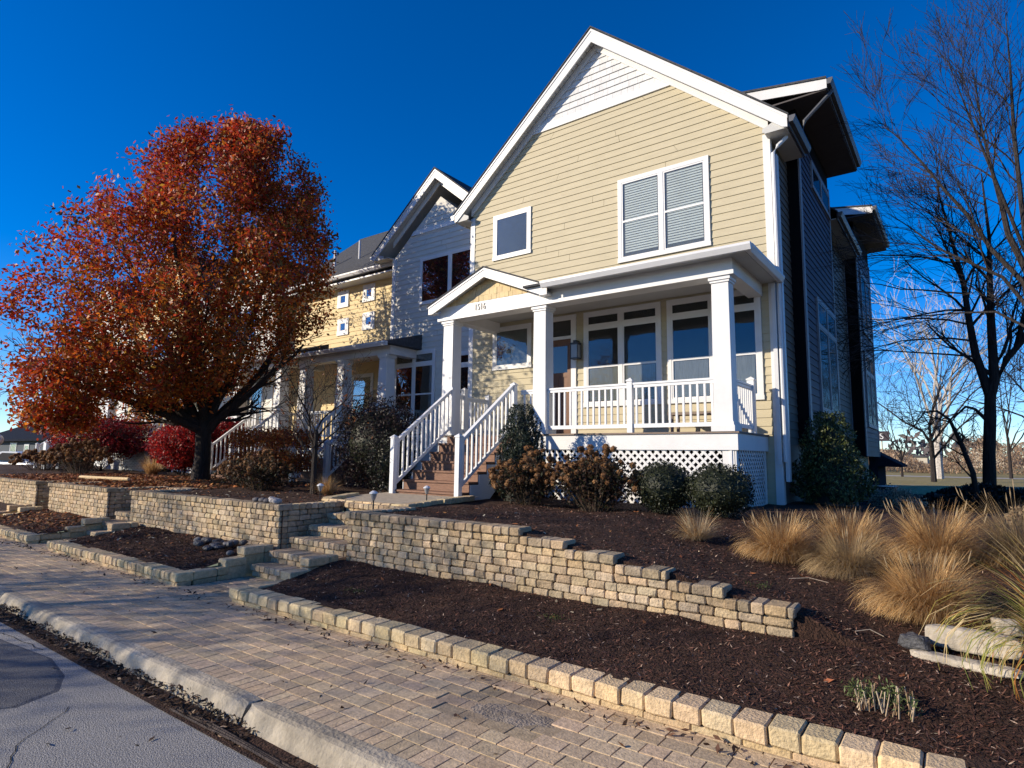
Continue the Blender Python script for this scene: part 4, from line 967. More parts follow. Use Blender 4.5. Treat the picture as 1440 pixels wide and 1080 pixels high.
shrub('burning_bush','bright red rounded burning bush just left of the big tree trunk','shrub',(-20.5,9.8),1.25,1.0,1.75,RED,[3,4,2,2,1],11000,.055,m='leaf',group='red burning bushes on the terrace',shell=.3,zb=.2,noise=.08,core=.6)
shrub('burning_bush','darker red burning bush behind and left of the bright one','shrub',(-21.9,10.3),1.3,1.0,1.8,RED,[3,1,4,0.1,3],9000,.055,m='leaf',group='red burning bushes on the terrace',shell=.3,zb=.2,noise=.08,core=.6)
shrub('burning_bush','red burning bush just right of the big tree trunk','shrub',(-19.7,10.75),.85,.7,1.95,RED,[3,2,3,.3,2],9000,.05,m='leaf',group='red burning bushes on the terrace',shell=.3,zb=.3,noise=.08,core=.6)
shrub('orange_hedge','flat-topped orange-brown hedge in front of the neighbouring stairs','shrub',(-14.25,9.0),1.4,.8,1.42,[(.60,.17,.03),(.36,.08,.025),(.20,.05,.02),(.66,.26,.05),(.20,.12,.04)],[3,3,2,1.5,1.5],15000,.036,m='leaf',shell=.25,zb=.25,flat=.6,noise=.05)
# hydrangeas: stems, leaves and dried flower heads
def hydrangea(lab,c,rx,ry,h,nh,hr,group='dried hydrangeas',cols=((.30,.15,.06),(.38,.21,.095),(.20,.10,.045)),z0=None,leafy=900):
    z0=terz(c[0],c[1]) if z0 is None else z0
    t=thing('hydrangea',lab,'shrub',(c[0],c[1],z0),group); mb=MB(); hb=MB(); P=[];T=[]; LP=[]
    for i in range(nh):
        a=random.uniform(0,6.283); q=math.sqrt(random.random()); f=1-.45*q*q
        hx,hy=c[0]+rx*q*math.cos(a),c[1]+ry*q*math.sin(a); hz=z0+h*f*random.uniform(.55,1)
        hd=Vector((hx,hy,hz)); b0=Vector((c[0]+(hx-c[0])*.25,c[1]+(hy-c[1])*.25,z0-.03)); mid=b0.lerp(hd,.55)+Vector((0,0,.06))
        mb.tube([b0,mid,hd],[.005,.004,.003],3,(.07,.05,.035),cap=False)
        r_=hr*random.uniform(.6,1.1); n=90; d=rand_dirs(n); P.append(np.array(hd)+d*r_*np.array([1,1,.85])*rng.uniform(.8,1,(n,1)))
        T.append(np.array(random.choice(cols))*rng.uniform(.55,1.4,(n,1))); hb.tube([hd-Vector((0,0,r_*.8)),hd-Vector((0,0,r_*.5)),hd,hd+Vector((0,0,r_*.5)),hd+Vector((0,0,r_*.8))],[r_*.3,r_*.72,r_*.88,r_*.72,r_*.3],8,tuple(.75*c_ for c_ in random.choice(cols)),cap=False); LP.append(np.array(b0.lerp(hd,random.uniform(.3,.9))))
    mb.build('stems',M['chip'],t); V_,F_,T_=leaves(np.concatenate(P),hr*.25,np.concatenate(T),asp=.9); hv=np.array(hb.v,dtype=np.float32); hf=np.array(hb.f)+len(V_)
    mesh_np('flower_heads',np.concatenate([V_,hv]),np.concatenate([F_,hf]),np.concatenate([T_,np.array(hb.t)]),M['blade'],t)
    n=leafy; d=rand_dirs(n); q=rng.uniform(.2,1,(n,1)); P=np.concatenate([c[0]+d[:,0:1]*rx*q,c[1]+d[:,1:2]*ry*q,z0+h*.42*(1+d[:,2:3]*q)],1)
    leafobj('leaves',P,.035,pal(n,[(.03,.035,.015),(.06,.03,.02),(.09,.05,.025),(.02,.015,.01)],[2,3,2,3]),M['blade'],t,asp=.5)
hydrangea('dried hydrangea with brown flower heads right of the stair foot',(-5.8,8.3),.72,.5,.98,90,.055,leafy=2200)
hydrangea('widest dried hydrangea with brown flower heads below the porch rail centre post',(-4.5,8.2),.78,.5,1.02,125,.055,leafy=2600)
hydrangea('brown dried hydrangea between the orange hedge and the pale stone steps',(-12.0,7.3),.95,.6,.85,80,.055,leafy=2600)
hydrangea('tangled bare hydrangea with few brown heads below the orange hedge',(-13.5,7.7),.75,.55,.7,60,.05,leafy=1500)
hydrangea('orange-brown dried hydrangea above the leftmost wall section',(-29.5,8.6),2.2,.9,1.1,120,.11,z0=.75)
hydrangea('orange-brown dried hydrangea in front of the wide dark red bush',(-24.6,8.2),1.7,.8,1.35,110,.10,z0=.8)
# ornamental grasses
def grass(name,lab,c,r,h,n,cols,wts,group=None,wd=.0035,lean=1.0,segs=5,z0=None,seed=0,var=.25,plumes=0,arch=1.0,L=None):
    z0=terz(c[0],c[1]) if z0 is None else z0
    t=thing(name,lab,'ornamental grass',(c[0],c[1],z0),group)
    rg=np.random.default_rng(seed+5)
    a=rg.uniform(0,6.283,n); b=rg.uniform(0,1,n)**.5*r*.22; q=rg.uniform(.05,1,n)**.8
    ln=(L or h*1.25)*rg.uniform(.6,1.15,n); th0=q*.55*lean; V=np.empty((n,segs+1,2,3)); x=c[0]+b*np.cos(a); y=c[1]+b*np.sin(a); z=np.full(n,z0-.02)
    a2=a+rg.normal(0,.35,n); th=th0.copy(); bend=(rg.uniform(.6,1.5,n)*q)*arch
    ww=wd*rg.uniform(.6,1.4,n)
    for s in range(segs+1):
        f=s/segs; wx=-np.sin(a2+.8)*ww*(1-f*.85); wy=np.cos(a2+.8)*ww*(1-f*.85)
        V[:,s,0]=np.stack([x-wx,y-wy,z],1); V[:,s,1]=np.stack([x+wx,y+wy,z],1)
        x=x+np.sin(th)*np.cos(a2)*ln/segs; y=y+np.sin(th)*np.sin(a2)*ln/segs; z=z+np.cos(th)*ln/segs; th=th+bend*(.18+.5*f); a2=a2+rg.normal(0,.16,n)
        z=np.maximum(z,z0+.01)
    idx=np.arange(n*(segs+1)*2).reshape(n,segs+1,2); F=np.stack([idx[:,:-1,0],idx[:,:-1,1],idx[:,1:,1],idx[:,1:,0]],-1).reshape(-1,4)
    cc=np.array(cols)[rg.choice(len(cols),n,p=np.array(wts)/sum(wts))]*rg.uniform(1-var,1+var,(n,1)); T=np.repeat(cc,segs,axis=0)
    mesh_np('blades',V.reshape(-1,3),F,T,M['blade'],t)
    if plumes:
        mb=MB()
        for i in range(plumes):
            an=random.uniform(0,6.283); rr=random.uniform(.1,.75)*r; q0=Vector((c[0]+.1*rr*math.cos(an),c[1]+.1*rr*math.sin(an),z0)); q1=Vector((c[0]+rr*math.cos(an),c[1]+rr*math.sin(an),z0+h*random.uniform(.85,1.12)))
            mb.tube([q0,q0.lerp(q1,.6)+Vector((0,0,.05)),q1],[.0025,.002,.0015],3,(.42,.30,.16),cap=False)
            e=q1+Vector((math.cos(an)*.03,math.sin(an)*.03,.10)); mb.tube([q1,q1.lerp(e,.4),e],[.0015,.0055,.001],5,(.46,.35,.21))
        mb.build('seed_heads',M['blade'],t)
    return t
GC=[(.58,.35,.14),(.66,.44,.20),(.42,.24,.10),(.70,.52,.28),(.26,.15,.06)]; GW=[4,3,3,1.5,1.5]
GG='straw-coloured fountain grasses'
FK=dict(wd=.0026,lean=1.75,arch=1.5,segs=6)
grass('fountain_grass','golden fountain grass clump nearest the porch corner',(-1.60,6.95),.5,.36,4200,GC,GW,GG,seed=1,plumes=20,L=0.50,**FK)
grass('fountain_grass','golden fountain grass clump second from the porch corner',(-1.02,7.3),.5,.38,3800,GC,GW,GG,seed=2,plumes=20,L=0.53,**FK)
grass('fountain_grass','grey-gold fountain grass leaning forward between two golden clumps',(-.93,6.6),.42,.32,3200,[(.40,.29,.15),(.52,.37,.19),(.30,.21,.12)],[3,2,2],GG,seed=3,plumes=8,L=.46,**FK)
grass('fountain_grass','largest golden fountain grass, behind the limestone blocks',(-.30,5.85),.5,.38,5200,GC,GW,GG,seed=4,plumes=10,L=0.52,**FK)
grass('fountain_grass','golden fountain grass clump behind the largest one',(-.25,7.0),.55,.42,3600,GC,GW,GG,seed=6,plumes=22,L=0.56,**FK)
grass('fountain_grass','dull brown fountain grass right of the rear clumps',(.36,7.3),.6,.6,2200,[(.30,.21,.12),(.40,.28,.14)],[2,2],GG,seed=7,plumes=16,L=0.61,**FK)
grass('fountain_grass','small flattened pale grass tuft in front of the corner boxwoods',(-2.5,6.95),.34,.22,700,[(.50,.40,.25),(.42,.26,.12)],[2,2],GG,seed=8,lean=2.1,L=.36,wd=.0035)
grass('fountain_grass','small golden grass tuft in shade left of the stairs',(-10.1,7.6),.35,.35,700,GC,GW,GG,seed=9,lean=1.6,L=.4)
grass('fountain_grass','small pale grass tuft in front of the far lattice porch',(-21.6,9.3),.6,.55,500,GC,GW,GG,seed=10,wd=.007)
grass('tall_reed_grass','tall green and yellow reed grass at the right photo edge',(.48,4.85),.32,1.05,760,[(.38,.34,.08),(.24,.26,.06),(.56,.40,.14),(.48,.20,.05),(.60,.46,.24),(.16,.20,.05)],[3,1.8,4,2,3.4,1],None,wd=.0065,seed=12,segs=8,arch=1.15,L=1.02,lean=.55)
# feathery plumes of the reeds
t=thing('reed_plumes','feathery beige reed plumes leaning in at the right photo edge','ornamental grass',(.9,6.1,.4)); mb=MB(); P=[];T=[]
for i,(bx,by,tx,ty,tz) in enumerate(((.75,6.0,.43,6.0,2.05),(.8,6.1,.5,6.1,1.90),(.85,6.0,.42,6.05,1.72),(.8,6.2,.48,6.2,2.0),(.95,6.1,.70,6.0,2.2))):
    A=Vector((bx,by,.5));Bq=Vector((bx+.02,by,tz+.05));Cq=Vector((tx,ty,tz)); ps=[A.lerp(Bq,f).lerp(Bq.lerp(Cq,f),f) for f in np.linspace(0,1,8)]; mb.tube(ps,.003,3,(.45,.33,.18),cap=False)
    for f in rng.uniform(.72,1,260): p=np.array(A.lerp(Bq,f).lerp(Bq.lerp(Cq,f),f)); P.append(p+rng.normal(size=3)*np.array([.02,.02,.016])); T.append(np.array([.42,.30,.18])*rng.uniform(.7,1.2))
mb.build('stalks',M['blade'],t); leafobj('plumes',P,.011,T,M['blade'],t,asp=.2)
# small half-green perennial with cut stems
t=thing('perennial_clump','small green perennial clump with pale cut stems in the foreground mulch','plant',(-.48,4.28,bedz(-.48,4.28))); mb=MB(); z0=bedz(-.48,4.28)
for _ in range(46):
    x=-.46+random.uniform(-.14,.16); y=4.26+random.uniform(-.09,.09); mb.tube([(x,y,z0-.01),(x+random.uniform(-.03,.03),y+random.uniform(-.03,.03),z0+random.uniform(.05,.13))],[.0045,.0035],4,random.choice([(.5,.40,.28),(.36,.27,.18),(.25,.17,.10)]))
mb.build('cut_stems',M['chip'],t)
P=[];T=[]
for cx,cy_ in((-.60,4.28),(-.57,4.22),(-.46,4.30),(-.41,4.32),(-.34,4.22),(-.52,4.34)):
    n=70; P.append(np.array([cx,cy_,z0+.07])+rng.normal(size=(n,3))*np.array([.035,.03,.03])); T.append(pal(n,[(.13,.17,.06),(.20,.24,.10),(.09,.12,.04)],[3,2,2]))
leafobj('leaves',np.concatenate(P),.017,np.concatenate(T),M['blade'],t,asp=.35,up_=.8)
for i,(x,y,s) in enumerate(((-1.45,5.55,.05),(-2.9,4.55,.06),(-5.2,4.3,.07))):
    t=thing('weed_tuft',('tiny green weed beside the lowest end of the long wall','tiny weed in mulch below the middle of the long wall','small weed tuft near the left end of the front bed')[i],'weed',(x,y,terz(x,y) if y>5.1 else bedz(x,y))); n=90
    leafobj('leaves',np.array([x,y,(terz(x,y) if y>5.1 else bedz(x,y))+.02])+rng.normal(size=(n,3))*np.array([s,s*.7,.012]),.011,pal(n,[(.07,.10,.03),(.12,.15,.05)],[2,1]),M['blade'],t,asp=.3,up_=.8)
# ---- small bare tree in front of the neighbouring stairs
t=thing('bare_sapling','small dark bare tree with few leaves left of the dark shrub','tree',(-10.25,7.4,.85)); tips=[]; mb=MB()
mb.tube([(-10.25,7.4,.8),(-10.27,7.4,1.5),(-10.25,7.4,2.05)],[.07,.05,.045],8)
for d,L in (((-.55,-.3,.5),1.3),((.45,.2,.55),1.1),((-.2,.4,1),1.5),((.1,-.3,1),1.5),((-.8,.2,.3),1.2),((.7,-.1,.35),1.0),((0,0,1),1.5),((-.5,.1,.8),1.5)):
    grow(mb,(-10.25,7.4,random.uniform(1.5,2.1)),d,L,.025,3,6,nb=4,spread=.7,tips=tips,up_=.04,minr=.0035)
mb.build('branches',M['bark'],t)
tp_=np.array([p[:] for p in tips]); i=rng.choice(len(tp_),260); leafobj('foliage',tp_[i]+rng.normal(size=(260,3))*.05,.035,pal(260,[(.28,.10,.03),(.20,.08,.03)],[1,1]),M['leaf'],t)
# ---- bare trees on the right
t=thing('bare_tree','dark bare tree with a straight trunk forking low, right of the house','tree',(.45,19,.5),'bare trees right of the house'); mb=MB()
V3=Vector
mb.tube([(.43,19,.35),(.45,19,.8),(.5,19,1.76),(.58,19,2.7),(.61,19,3.19)],[.19,.15,.135,.13,.12],10); mb.build('trunk',M['bark'],t)
mb=MB()
kw=dict(nseg=5,nb=6,spread=.62,minr=.005,wander=.13)
sub_from_path(mb,[(.61,19,3.19),(.39,19,4.27),(.32,18.9,5.08),(.25,18.8,6.18),(.05,18.7,7.47),(-.14,18.6,8.66)],[.11,.09,.075,.055,.035,.015],2,16,2.4,droop=.02,**kw)
sub_from_path(mb,[(.61,19,3.19),(.72,19,3.61),(.75,19.1,5.03),(.81,19.2,6.36),(.86,19.2,7.3),(.81,19.2,8.99)],[.12,.11,.09,.06,.04,.015],2,14,2.3,droop=.02,**kw)
sub_from_path(mb,[(.66,19,3.3),(.99,19,4.11),(1.3,19,4.49),(1.72,19,5.33)],[.10,.08,.06,.03],2,8,2.0,**kw)
sub_from_path(mb,[(.52,19,2.6),(.3,18.7,2.87),(.11,18.5,2.93),(-.09,18.4,2.71),(-.19,18.3,2.55)],[.05,.035,.03,.02,.01],2,5,1.0,droop=.1,**kw)
for z in (4.2,5,5.8,6.6,4.6,5.4): grow(mb,(.35,18.9,z),(-1,random.uniform(-.3,.3),random.uniform(.15,.4)),3.0,.03,3,6,droop=.05,nb=4,spread=.5,minr=.006,wander=.1)
mb.build('branches',M['bark'],t)
t=thing('leaning_stem','thin dark leaning stem arching left in front of the bare tree','tree',(.21,17,.5)); mb=MB()
sub_from_path(mb,[(.21,17,.5),(.14,17,1.35),(-.05,17,2.06),(-.21,17,2.54),(-.43,17,2.74),(-.67,17,2.72),(-.9,17,2.39)],[.06,.055,.045,.035,.025,.02,.01],2,9,1.0,nseg=5,nb=3,spread=.6,minr=.005); mb.build('branches',M['bark'],t)
t=thing('bare_tree','large bare tree leaning in from the right photo edge over the blue sky','tree',(1.35,14,.4),'bare trees right of the house'); mb=MB()
mb.tube([(1.4,14,.2),(1.36,14,2),(1.26,14,3.46),(1.16,14,4.82)],[.26,.2,.17,.14],10); mb.build('trunk',M['bark'],t)
mb=MB(); kw=dict(nseg=6,nb=6,spread=.5,minr=.003,wander=.11)
sub_from_path(mb,[(1.16,14,4.82),(.9,14,5.74),(.85,14,6.27),(.75,14,7.0),(.65,14,7.88),(.62,14,8.9)],[0.060,0.049,0.042,0.030,0.017,0.006],2,13,1.7,up_=.06,**kw)
sub_from_path(mb,[(1.16,14,4.62),(.65,14,5.49),(.35,13.9,6.17),(.02,13.8,6.73),(-.3,13.8,7.37),(-.6,13.8,7.91),(-.89,13.7,8.3)],[0.044,0.039,0.035,0.026,0.020,0.012,0.005],2,14,1.5,up_=.03,**kw)
sub_from_path(mb,[(1.21,14,4.1),(.77,14,4.95),(.32,14,5.3),(-.15,14,5.67),(-.58,14,6.19),(-.92,14,6.56)],[0.035,0.030,0.025,0.020,0.012,0.005],2,11,1.4,**kw)
sub_from_path(mb,[(1.32,14.1,3.78),(.65,14.4,4.4),(.11,14.5,4.47),(-.58,14.5,4.49),(-1.07,14.5,4.48)],[0.025,0.022,0.017,0.012,0.005],2,9,1.3,droop=.04,**kw)
sub_from_path(mb,[(1.16,14,4.8),(1.09,13.6,6.18),(1.07,13.5,7.51),(1.1,13.5,8.68),(1.1,13.5,9.7)],[0.049,0.039,0.030,0.017,0.006],2,12,1.7,up_=.06,**kw)
sub_from_path(mb,[(1.1,13.8,5.3),(.75,13.4,6.6),(.45,13.2,7.8),(.2,13.0,8.9)],[0.030,0.025,0.014,0.005],2,10,1.5,up_=.05,**kw)
mb.build('branches',M['barkg'],t)
def backtree(lab,c,h,m,nl=5,sp=.5,name='bare_tree',r=.12,group='bare trees across the field'):
    t=thing(name,lab,'tree',c,group); mb=MB(); mb.tube([(c[0],c[1],c[2]-.2),(c[0],c[1],c[2]+h*.3)],[r,r*.75],7); mb.build('trunk',M[m],t); mb=MB()
    for k in range(nl): grow(mb,(c[0],c[1],c[2]+h*random.uniform(.15,.32)),(random.uniform(-sp,sp),random.uniform(-sp,sp),1),h*.72,r*.45,3,5,nb=4,spread=.55,minr=.010,up_=.03)
    mb.build('branches',M[m],t)
backtree('pale-barked birch clump standing behind the dark hedge',(-1.42,52,.4),11,'birch',7,.3,'birch_tree',.26)
backtree('thin pale bare tree right of the birch, beyond the hedge',(5.2,54,.4),11,'barkg',6,.5,r=.2)
backtree('grey bare tree far across the field behind the birch',(-1.5,44,.4),8,'barkg',6,.5,r=.16)
backtree('grey bare tree far across the field near the right edge',(4.5,40,.4),8,'barkg',6,.6,r=.16)
backtree('small pale bare tree just right of the house end',(-3.9,56,.4),6.5,'barkg',6,.8,r=.09)
backtree('spindly bare tree behind the thick dark trunk',(2.7,58,.4),10,'barkg',6,.6,r=.12)
# dark juniper hedge
t=thing('dark_hedge','long low dark hedge at the foot of the bare tree','hedge',(1.4,17.5,.4)); n=15000
u=rng.uniform(0,1,n); X=-1.0+u*6.2; hh=np.where(X<-.3,.62*np.sqrt(np.clip((X+1.0)/.7,0,1)),.62)+.05*np.sin(X*5); a=rng.uniform(0,math.pi,n); hh=hh*1.12
P=np.stack([X,17.6+np.cos(a)*.9,.38+np.sin(a)*hh*rng.uniform(.8,1,n)],1); leafobj('foliage',P,.05,pal(n,[(.008,.010,.008),(.014,.016,.010),(.02,.02,.012)],[3,2,1]),M['ever'],t)
mb=MB(); mb.prism([(17.0,.2),(18.3,.2),(18.2,.85),(17.1,.85)],'x',-.6,5.2,(.01,.012,.01)); mb.build('shade_core',M['ever'],t)  # solid dark core painted as the hedge's inner shade
shrub('dry_shrub','pale dry shrub between the air conditioner and the dark hedge','shrub',(-1.15,14.8,.45),.5,.4,.62,[(.42,.35,.25),(.30,.24,.17),(.5,.44,.34)],[2,2,1],2200,.03,m='blade',shell=.2,noise=.2)
shrub('dry_shrub','tan cut stump and leaves at the right edge before the hedge','shrub',(.75,11.5,.55),.35,.3,.45,[(.40,.30,.18),(.30,.2,.12)],[2,1],1500,.03,m='blade',shell=.2)
# brush belt
n=60000; X=rng.uniform(-30,50,n); Y=rng.uniform(72,96,n); H=rng.uniform(0,1,n)**.8*(2.6+1.2*np.sin(X*.35)+.8*np.sin(X*.9+1)); P=np.stack([X,Y,.38+H],1)
V,F,T=leaves(P,.17,pal(n,[(.30,.19,.12),(.36,.25,.16),(.22,.16,.12),(.42,.33,.23)],[3,3,3,1.5]),asp=.35,up_=1.2)
kind(mesh_np('brush',V,F,T,M['brush'],None),'stuff','russet brush and reeds along the far side of the field','brush')
# distant things on the right
mb=MB(); mb.add([(-60,57,.386),(60,57,.386),(60,60,.386),(-60,60,.386)],[(0,1,2,3)]); kind(mb.build('path',mat('far_path',(.45,.42,.38),.9,.1,2)),'structure')
mb=MB(); mb.add([(-30,62,.386),(-7,62,.386),(-7,71,.386),(-30,71,.386)],[(0,1,2,3)]); kind(mb.build('car_park',mat('far_road',(.30,.30,.31),.9,.1,2)),'structure')
def car(lab,c,yaw_,col='carpaint',L=4.4,group=None):
    t=thing('parked_car',lab,'car',c,group); ca,sa=math.cos(yaw_),math.sin(yaw_)
    def X(p): return (c[0]+p[0]*ca-p[1]*sa,c[1]+p[0]*sa+p[1]*ca,c[2]+p[2])
    def ex(prof,w0,w1):
        m=MB(); n=len(prof); m.add([X((p[0],-(w0 if p[1]<.9 else w1),p[1])) for p in prof]+[X((p[0],(w0 if p[1]<.9 else w1),p[1])) for p in prof],[tuple(range(n)),tuple(range(2*n-1,n-1,-1))]+[(i,(i+1)%n,n+(i+1)%n,n+i) for i in range(n)]); return m
    ex([(-2.2,.35),(2.15,.3),(2.2,.6),(2.0,.82),(1.2,.93),(.55,1.38),(.2,1.45),(-1.0,1.46),(-1.6,1.36),(-2.1,.98),(-2.2,.7)],.88,.68).build('body',M[col],t)
    g=MB()
    for s in(-1,1):
        g.add([X((1.05,s*.885,.95)),X((.5,s*.72,1.36)),X((-.9,s*.72,1.38)),X((-1.6,s*.885,.98))],[(0,1,2,3)])
    g.build('side_windows',M['dark'],t)
    for wx in(-1.35,1.35):
        for s in(-1,1):
            wm=MB(); wm.tube([X((wx,s*.72,.33)),X((wx,s*.92,.33))],.33,16); W=wm.build('wheel',M['rubber'],t); hm=MB(); hm.tube([X((wx,s*.92,.33)),X((wx,s*.935,.33))],.19,12); hm.build('hubcap',M['gutter'],W)
car('white car parked far left below the dark blue-grey house',(-42.6,11.6,.1),.25)
car('pale car parked beyond the field, left of the birch',(-9.5,66,.39),.1,group='cars beyond the field'); car('second pale car parked beyond the field near the house end',(-15,66.5,.39),.1,group='cars beyond the field')
t=thing('roadside_sign','dark billboard with white letters on a pole far behind the house end','sign',(-10.9,120,.4))
mb=MB(); mb.tube([(-10.98,120,.3),(-10.98,120,5)],.12,6); mb.build('pole',M['pale'],t); mb=MB(); mb.box(-13.2,-9.85,119.8,120.1,4.85,6.5); mb.build('board',M['signdark'],t)
text_mesh('lettering','ELS',1.35,(-12.6,119.75,5.2),M['white'],t,width=1.0)
for i,(x,y,h,w_) in enumerate(((-14,150,4,16),(16,150,6,9),(4,160,7.5,5),(-34,140,5,14),(34,150,5,16))):
    t=thing('far_building',('long low dark roofed building far off near the sign','pale building far off behind the bare trees','taller pale building far off near the birch','low building far off hidden behind the house','low building far off at the right')[i],'building',(x,y,.3),'far buildings beyond the field'); mb=MB(); mb.box(x-w_/2,x+w_/2,y,y+8,.2,h*.6); mb.build('wall',M['pale'],t); mb=MB(); mb.prism([(x-w_/2-.4,h*.6+.01),(x+w_/2+.4,h*.6+.01),(x,h)],'y',y-.4,y+8.4); mb.build('roof',M['roof'],t)
for i,(x,y,h) in enumerate(((-2.5,110,9),(7,100,10))):
    mb=MB(); mb.tube([(x,y,.2),(x,y,h)],.12,6); mb.box(x-1.1,x+1.1,y-.06,y+.06,h-.9,h-.75); tag(mb.build('utility_pole',M['bark']),('utility pole far beyond the field left of the birch','utility pole far beyond the field at the right')[i],'pole','far utility poles')
# distant tree belt all round the horizon
n=22000; A=rng.uniform(-math.pi,math.pi,n); A=A[(np.abs(A-math.pi/2)<1.75)]; n=len(A); rr=rng.uniform(200,260,n); P=np.stack([rr*np.cos(A),rr*np.sin(A),rng.uniform(0,1,n)**1.2*(7+3*np.sin(A*40)+2*np.sin(A*97))],1)
V,F,T=leaves(P,1.5,pal(n,[(.13,.11,.11),(.17,.14,.13),(.10,.10,.09)],[2,2,2]),asp=.5,up_=.8); kind(mesh_np('far_woods',V,F,T,M['brush'],None),'stuff','hazy brown belt of far woods along the horizon','woods')
# ---- dark house far left
t=thing('far_house','low dark blue-grey house with a chimney at the far left behind the white car','house',(-57,16,.1))
dh=M['bluewall']; mb=MB(); mb.box(-66,-46.5,15,24,0,2.5); mb.build('wall',dh,t)
mb=MB(); mb.prism([(14.5,2.45),(19.5,4.6),(24.5,2.45),(24.5,2.3),(14.5,2.3)],'x',-66.5,-46); rf=mb.build('roof',M['roofdark'],t); mb=MB(); mb.box(-61.6,-60.7,18.5,19.3,3.6,5.8); mb.box(-61.7,-60.6,18.4,19.4,5.8,6.0); mb.build('chimney',M['bark'],rf)
Tf=TY(15); window(Tf,-58.9,-57.4,.5,2.2,t,cols=1); window(Tf,-55.6,-54.6,1.3,2.1,t,cols=1,hung=False)
# globe lamp at left edge
t=thing('globe_lamp','white globe lamp on a post at the extreme left photo edge','lamp',(-25.5,6.2,.8)); mb=MB(); mb.tube([(-25.3,6.05,.7),(-25.3,6.05,1.75)],.04,8); mb.build('post',M['white'],t)
def sphere(name,c,r,m,parent,sx=1,sy_=1,sz=1,n1=10,n2=16,jit=0):
    mb=MB(); v=[];f=[]
    for i in range(n1+1):
        th=math.pi*i/n1
        for j in range(n2):
            ph=2*math.pi*j/n2; k=1+jit*hsh(th*3+c[0]*5,ph*2+c[1]*3); v.append((c[0]+r*sx*k*math.sin(th)*math.cos(ph),c[1]+r*sy_*k*math.sin(th)*math.sin(ph),c[2]+r*sz*k*math.cos(th)))
    for i in range(n1):
        for j in range(n2): f.append((i*n2+j,(i+1)*n2+j,(i+1)*n2+(j+1)%n2,i*n2+(j+1)%n2))
    mb.add(v,f); return mb.build(name,m,parent,smooth=True)
sphere('globe',(-25.3,6.05,1.93),.2,M['frost'],t)
# white gate posts left
t=thing('gate_posts','pair of white posts with a planter beside the far left hydrangea','posts',(-33,10,.6)); post(-31.4,9.3,.4,2.0,t,.3); post(-30.4,9.5,.4,2.0,t,.3)
# ---- mulch chips
def scatter_chips(name,regions,n,size,cols,wts,zf,m='chip',lab='',cat='mulch',flat=.35,asp=.22,lift=.008,dist=None):
    P=[]
    while len(P)<n:
        x0,x1,y0,y1,w_=regions[rng.choice(len(regions),p=np.array([r[4] for r in regions])/sum(r[4] for r in regions))]
        x=rng.uniform(x0,x1); y=rng.uniform(y0,y1)
        P.append((x,y,zf(x,y)+.022*hsh(x*2,y*2)+rng.uniform(0,lift)))
    P=np.array(P); n=len(P); a=rng.uniform(0,6.283,n); tl=rng.normal(0,flat,n)
    A=np.stack([np.cos(a)*np.cos(tl),np.sin(a)*np.cos(tl),np.sin(tl)],1); up_=np.stack([rng.normal(0,flat,n),rng.normal(0,flat,n),np.ones(n)],1); B=np.cross(A,up_); B/=np.linalg.norm(B,axis=1,keepdims=True)
    s=size*rng.uniform(.5,1.5,(n,1)); V,F,T=quads_from(P,A*s,B*s*asp,pal(n,cols,wts,.35))
    return kind(mesh_np(name,V,F,T,M[m],None),'stuff',lab,cat)
MC=[(.055,.025,.017),(.10,.042,.028),(.022,.012,.009),(.19,.095,.065),(.42,.30,.22)]; MW=[5,3.4,4.4,1.7,.55]
def zany(x,y): return bedz(x,y) if y<5.07 else terz(x,y)
scatter_chips('mulch_chips',[(-6.3,3,3.92,5.05,4),(-3,3,5.1,8.8,5.5),(-6.3,-3,5.25,8.8,2.0),(-1,2.5,3.92,5.3,2)],88000,.020,MC,MW,zany,lab='dark brown shredded mulch around the long wall')
scatter_chips('mulch_chips',[(-12.1,-7.9,3.92,5.02,3),(-16.8,-13.2,3.92,5.02,1),(-20,-7.8,5.3,9,3)],26000,.024,MC,[4,3,4,1.2,.3],zany,lab='dark shredded mulch of the left beds')
FL=[(.34,.12,.04),(.42,.20,.07),(.24,.08,.035),(.50,.30,.14),(.14,.06,.03)]; FW=[4,3,3,1,2]
scatter_chips('fallen_leaves',[(-24,-12.5,5.4,9.4,3),(-22,-15,5.3,8,3)],15000,.045,FL,FW,zany,m='leafg',lab='orange fallen leaves carpeting the terrace under the big tree',cat='fallen leaves',asp=.55,lift=.03)
scatter_chips('fallen_leaves',[(-16.8,-13.2,4.0,5.0,3)],1300,.035,FL,FW,zany,m='leafg',lab='orange fallen leaves in the small bed between the entry gaps',cat='fallen leaves',asp=.55,lift=.02)
scatter_chips('fallen_leaves',[(-12,-8,4.0,5.0,3),(-6,2,4,8.5,3),(-12,-8,5.4,8,4)],700,.030,FL+[(.5,.42,.28)],FW+[2],zany,m='leafg',lab='few scattered dry leaves lying on the dark mulch',cat='fallen leaves',asp=.5,lift=.02)
gz=lambda x,y:-.118
scatter_chips('gutter_litter',[(-30,-3.6,2.13,2.31,5)],13000,.022,[(.07,.04,.025),(.035,.022,.016),(.15,.09,.05),(.34,.24,.15),(.02,.014,.01)],[4,4,1.6,.9,3],lambda x,y:-.118+.035*max(0,(y-2.16)/.15)*(1+.6*hsh(x*3,0)),m='leafg',lab='dark leaf litter and twigs lying along the kerb gutter',cat='leaf litter',flat=.35,asp=.4,lift=.018)
scatter_chips('gutter_litter',[(-3.7,3,2.13,2.28,5)],600,.016,[(.07,.04,.025),(.035,.022,.016),(.34,.24,.15)],[4,4,.5],gz,m='leafg',lab='sparse leaf bits in the nearest part of the gutter',cat='leaf litter',flat=.5,asp=.35,lift=.01)
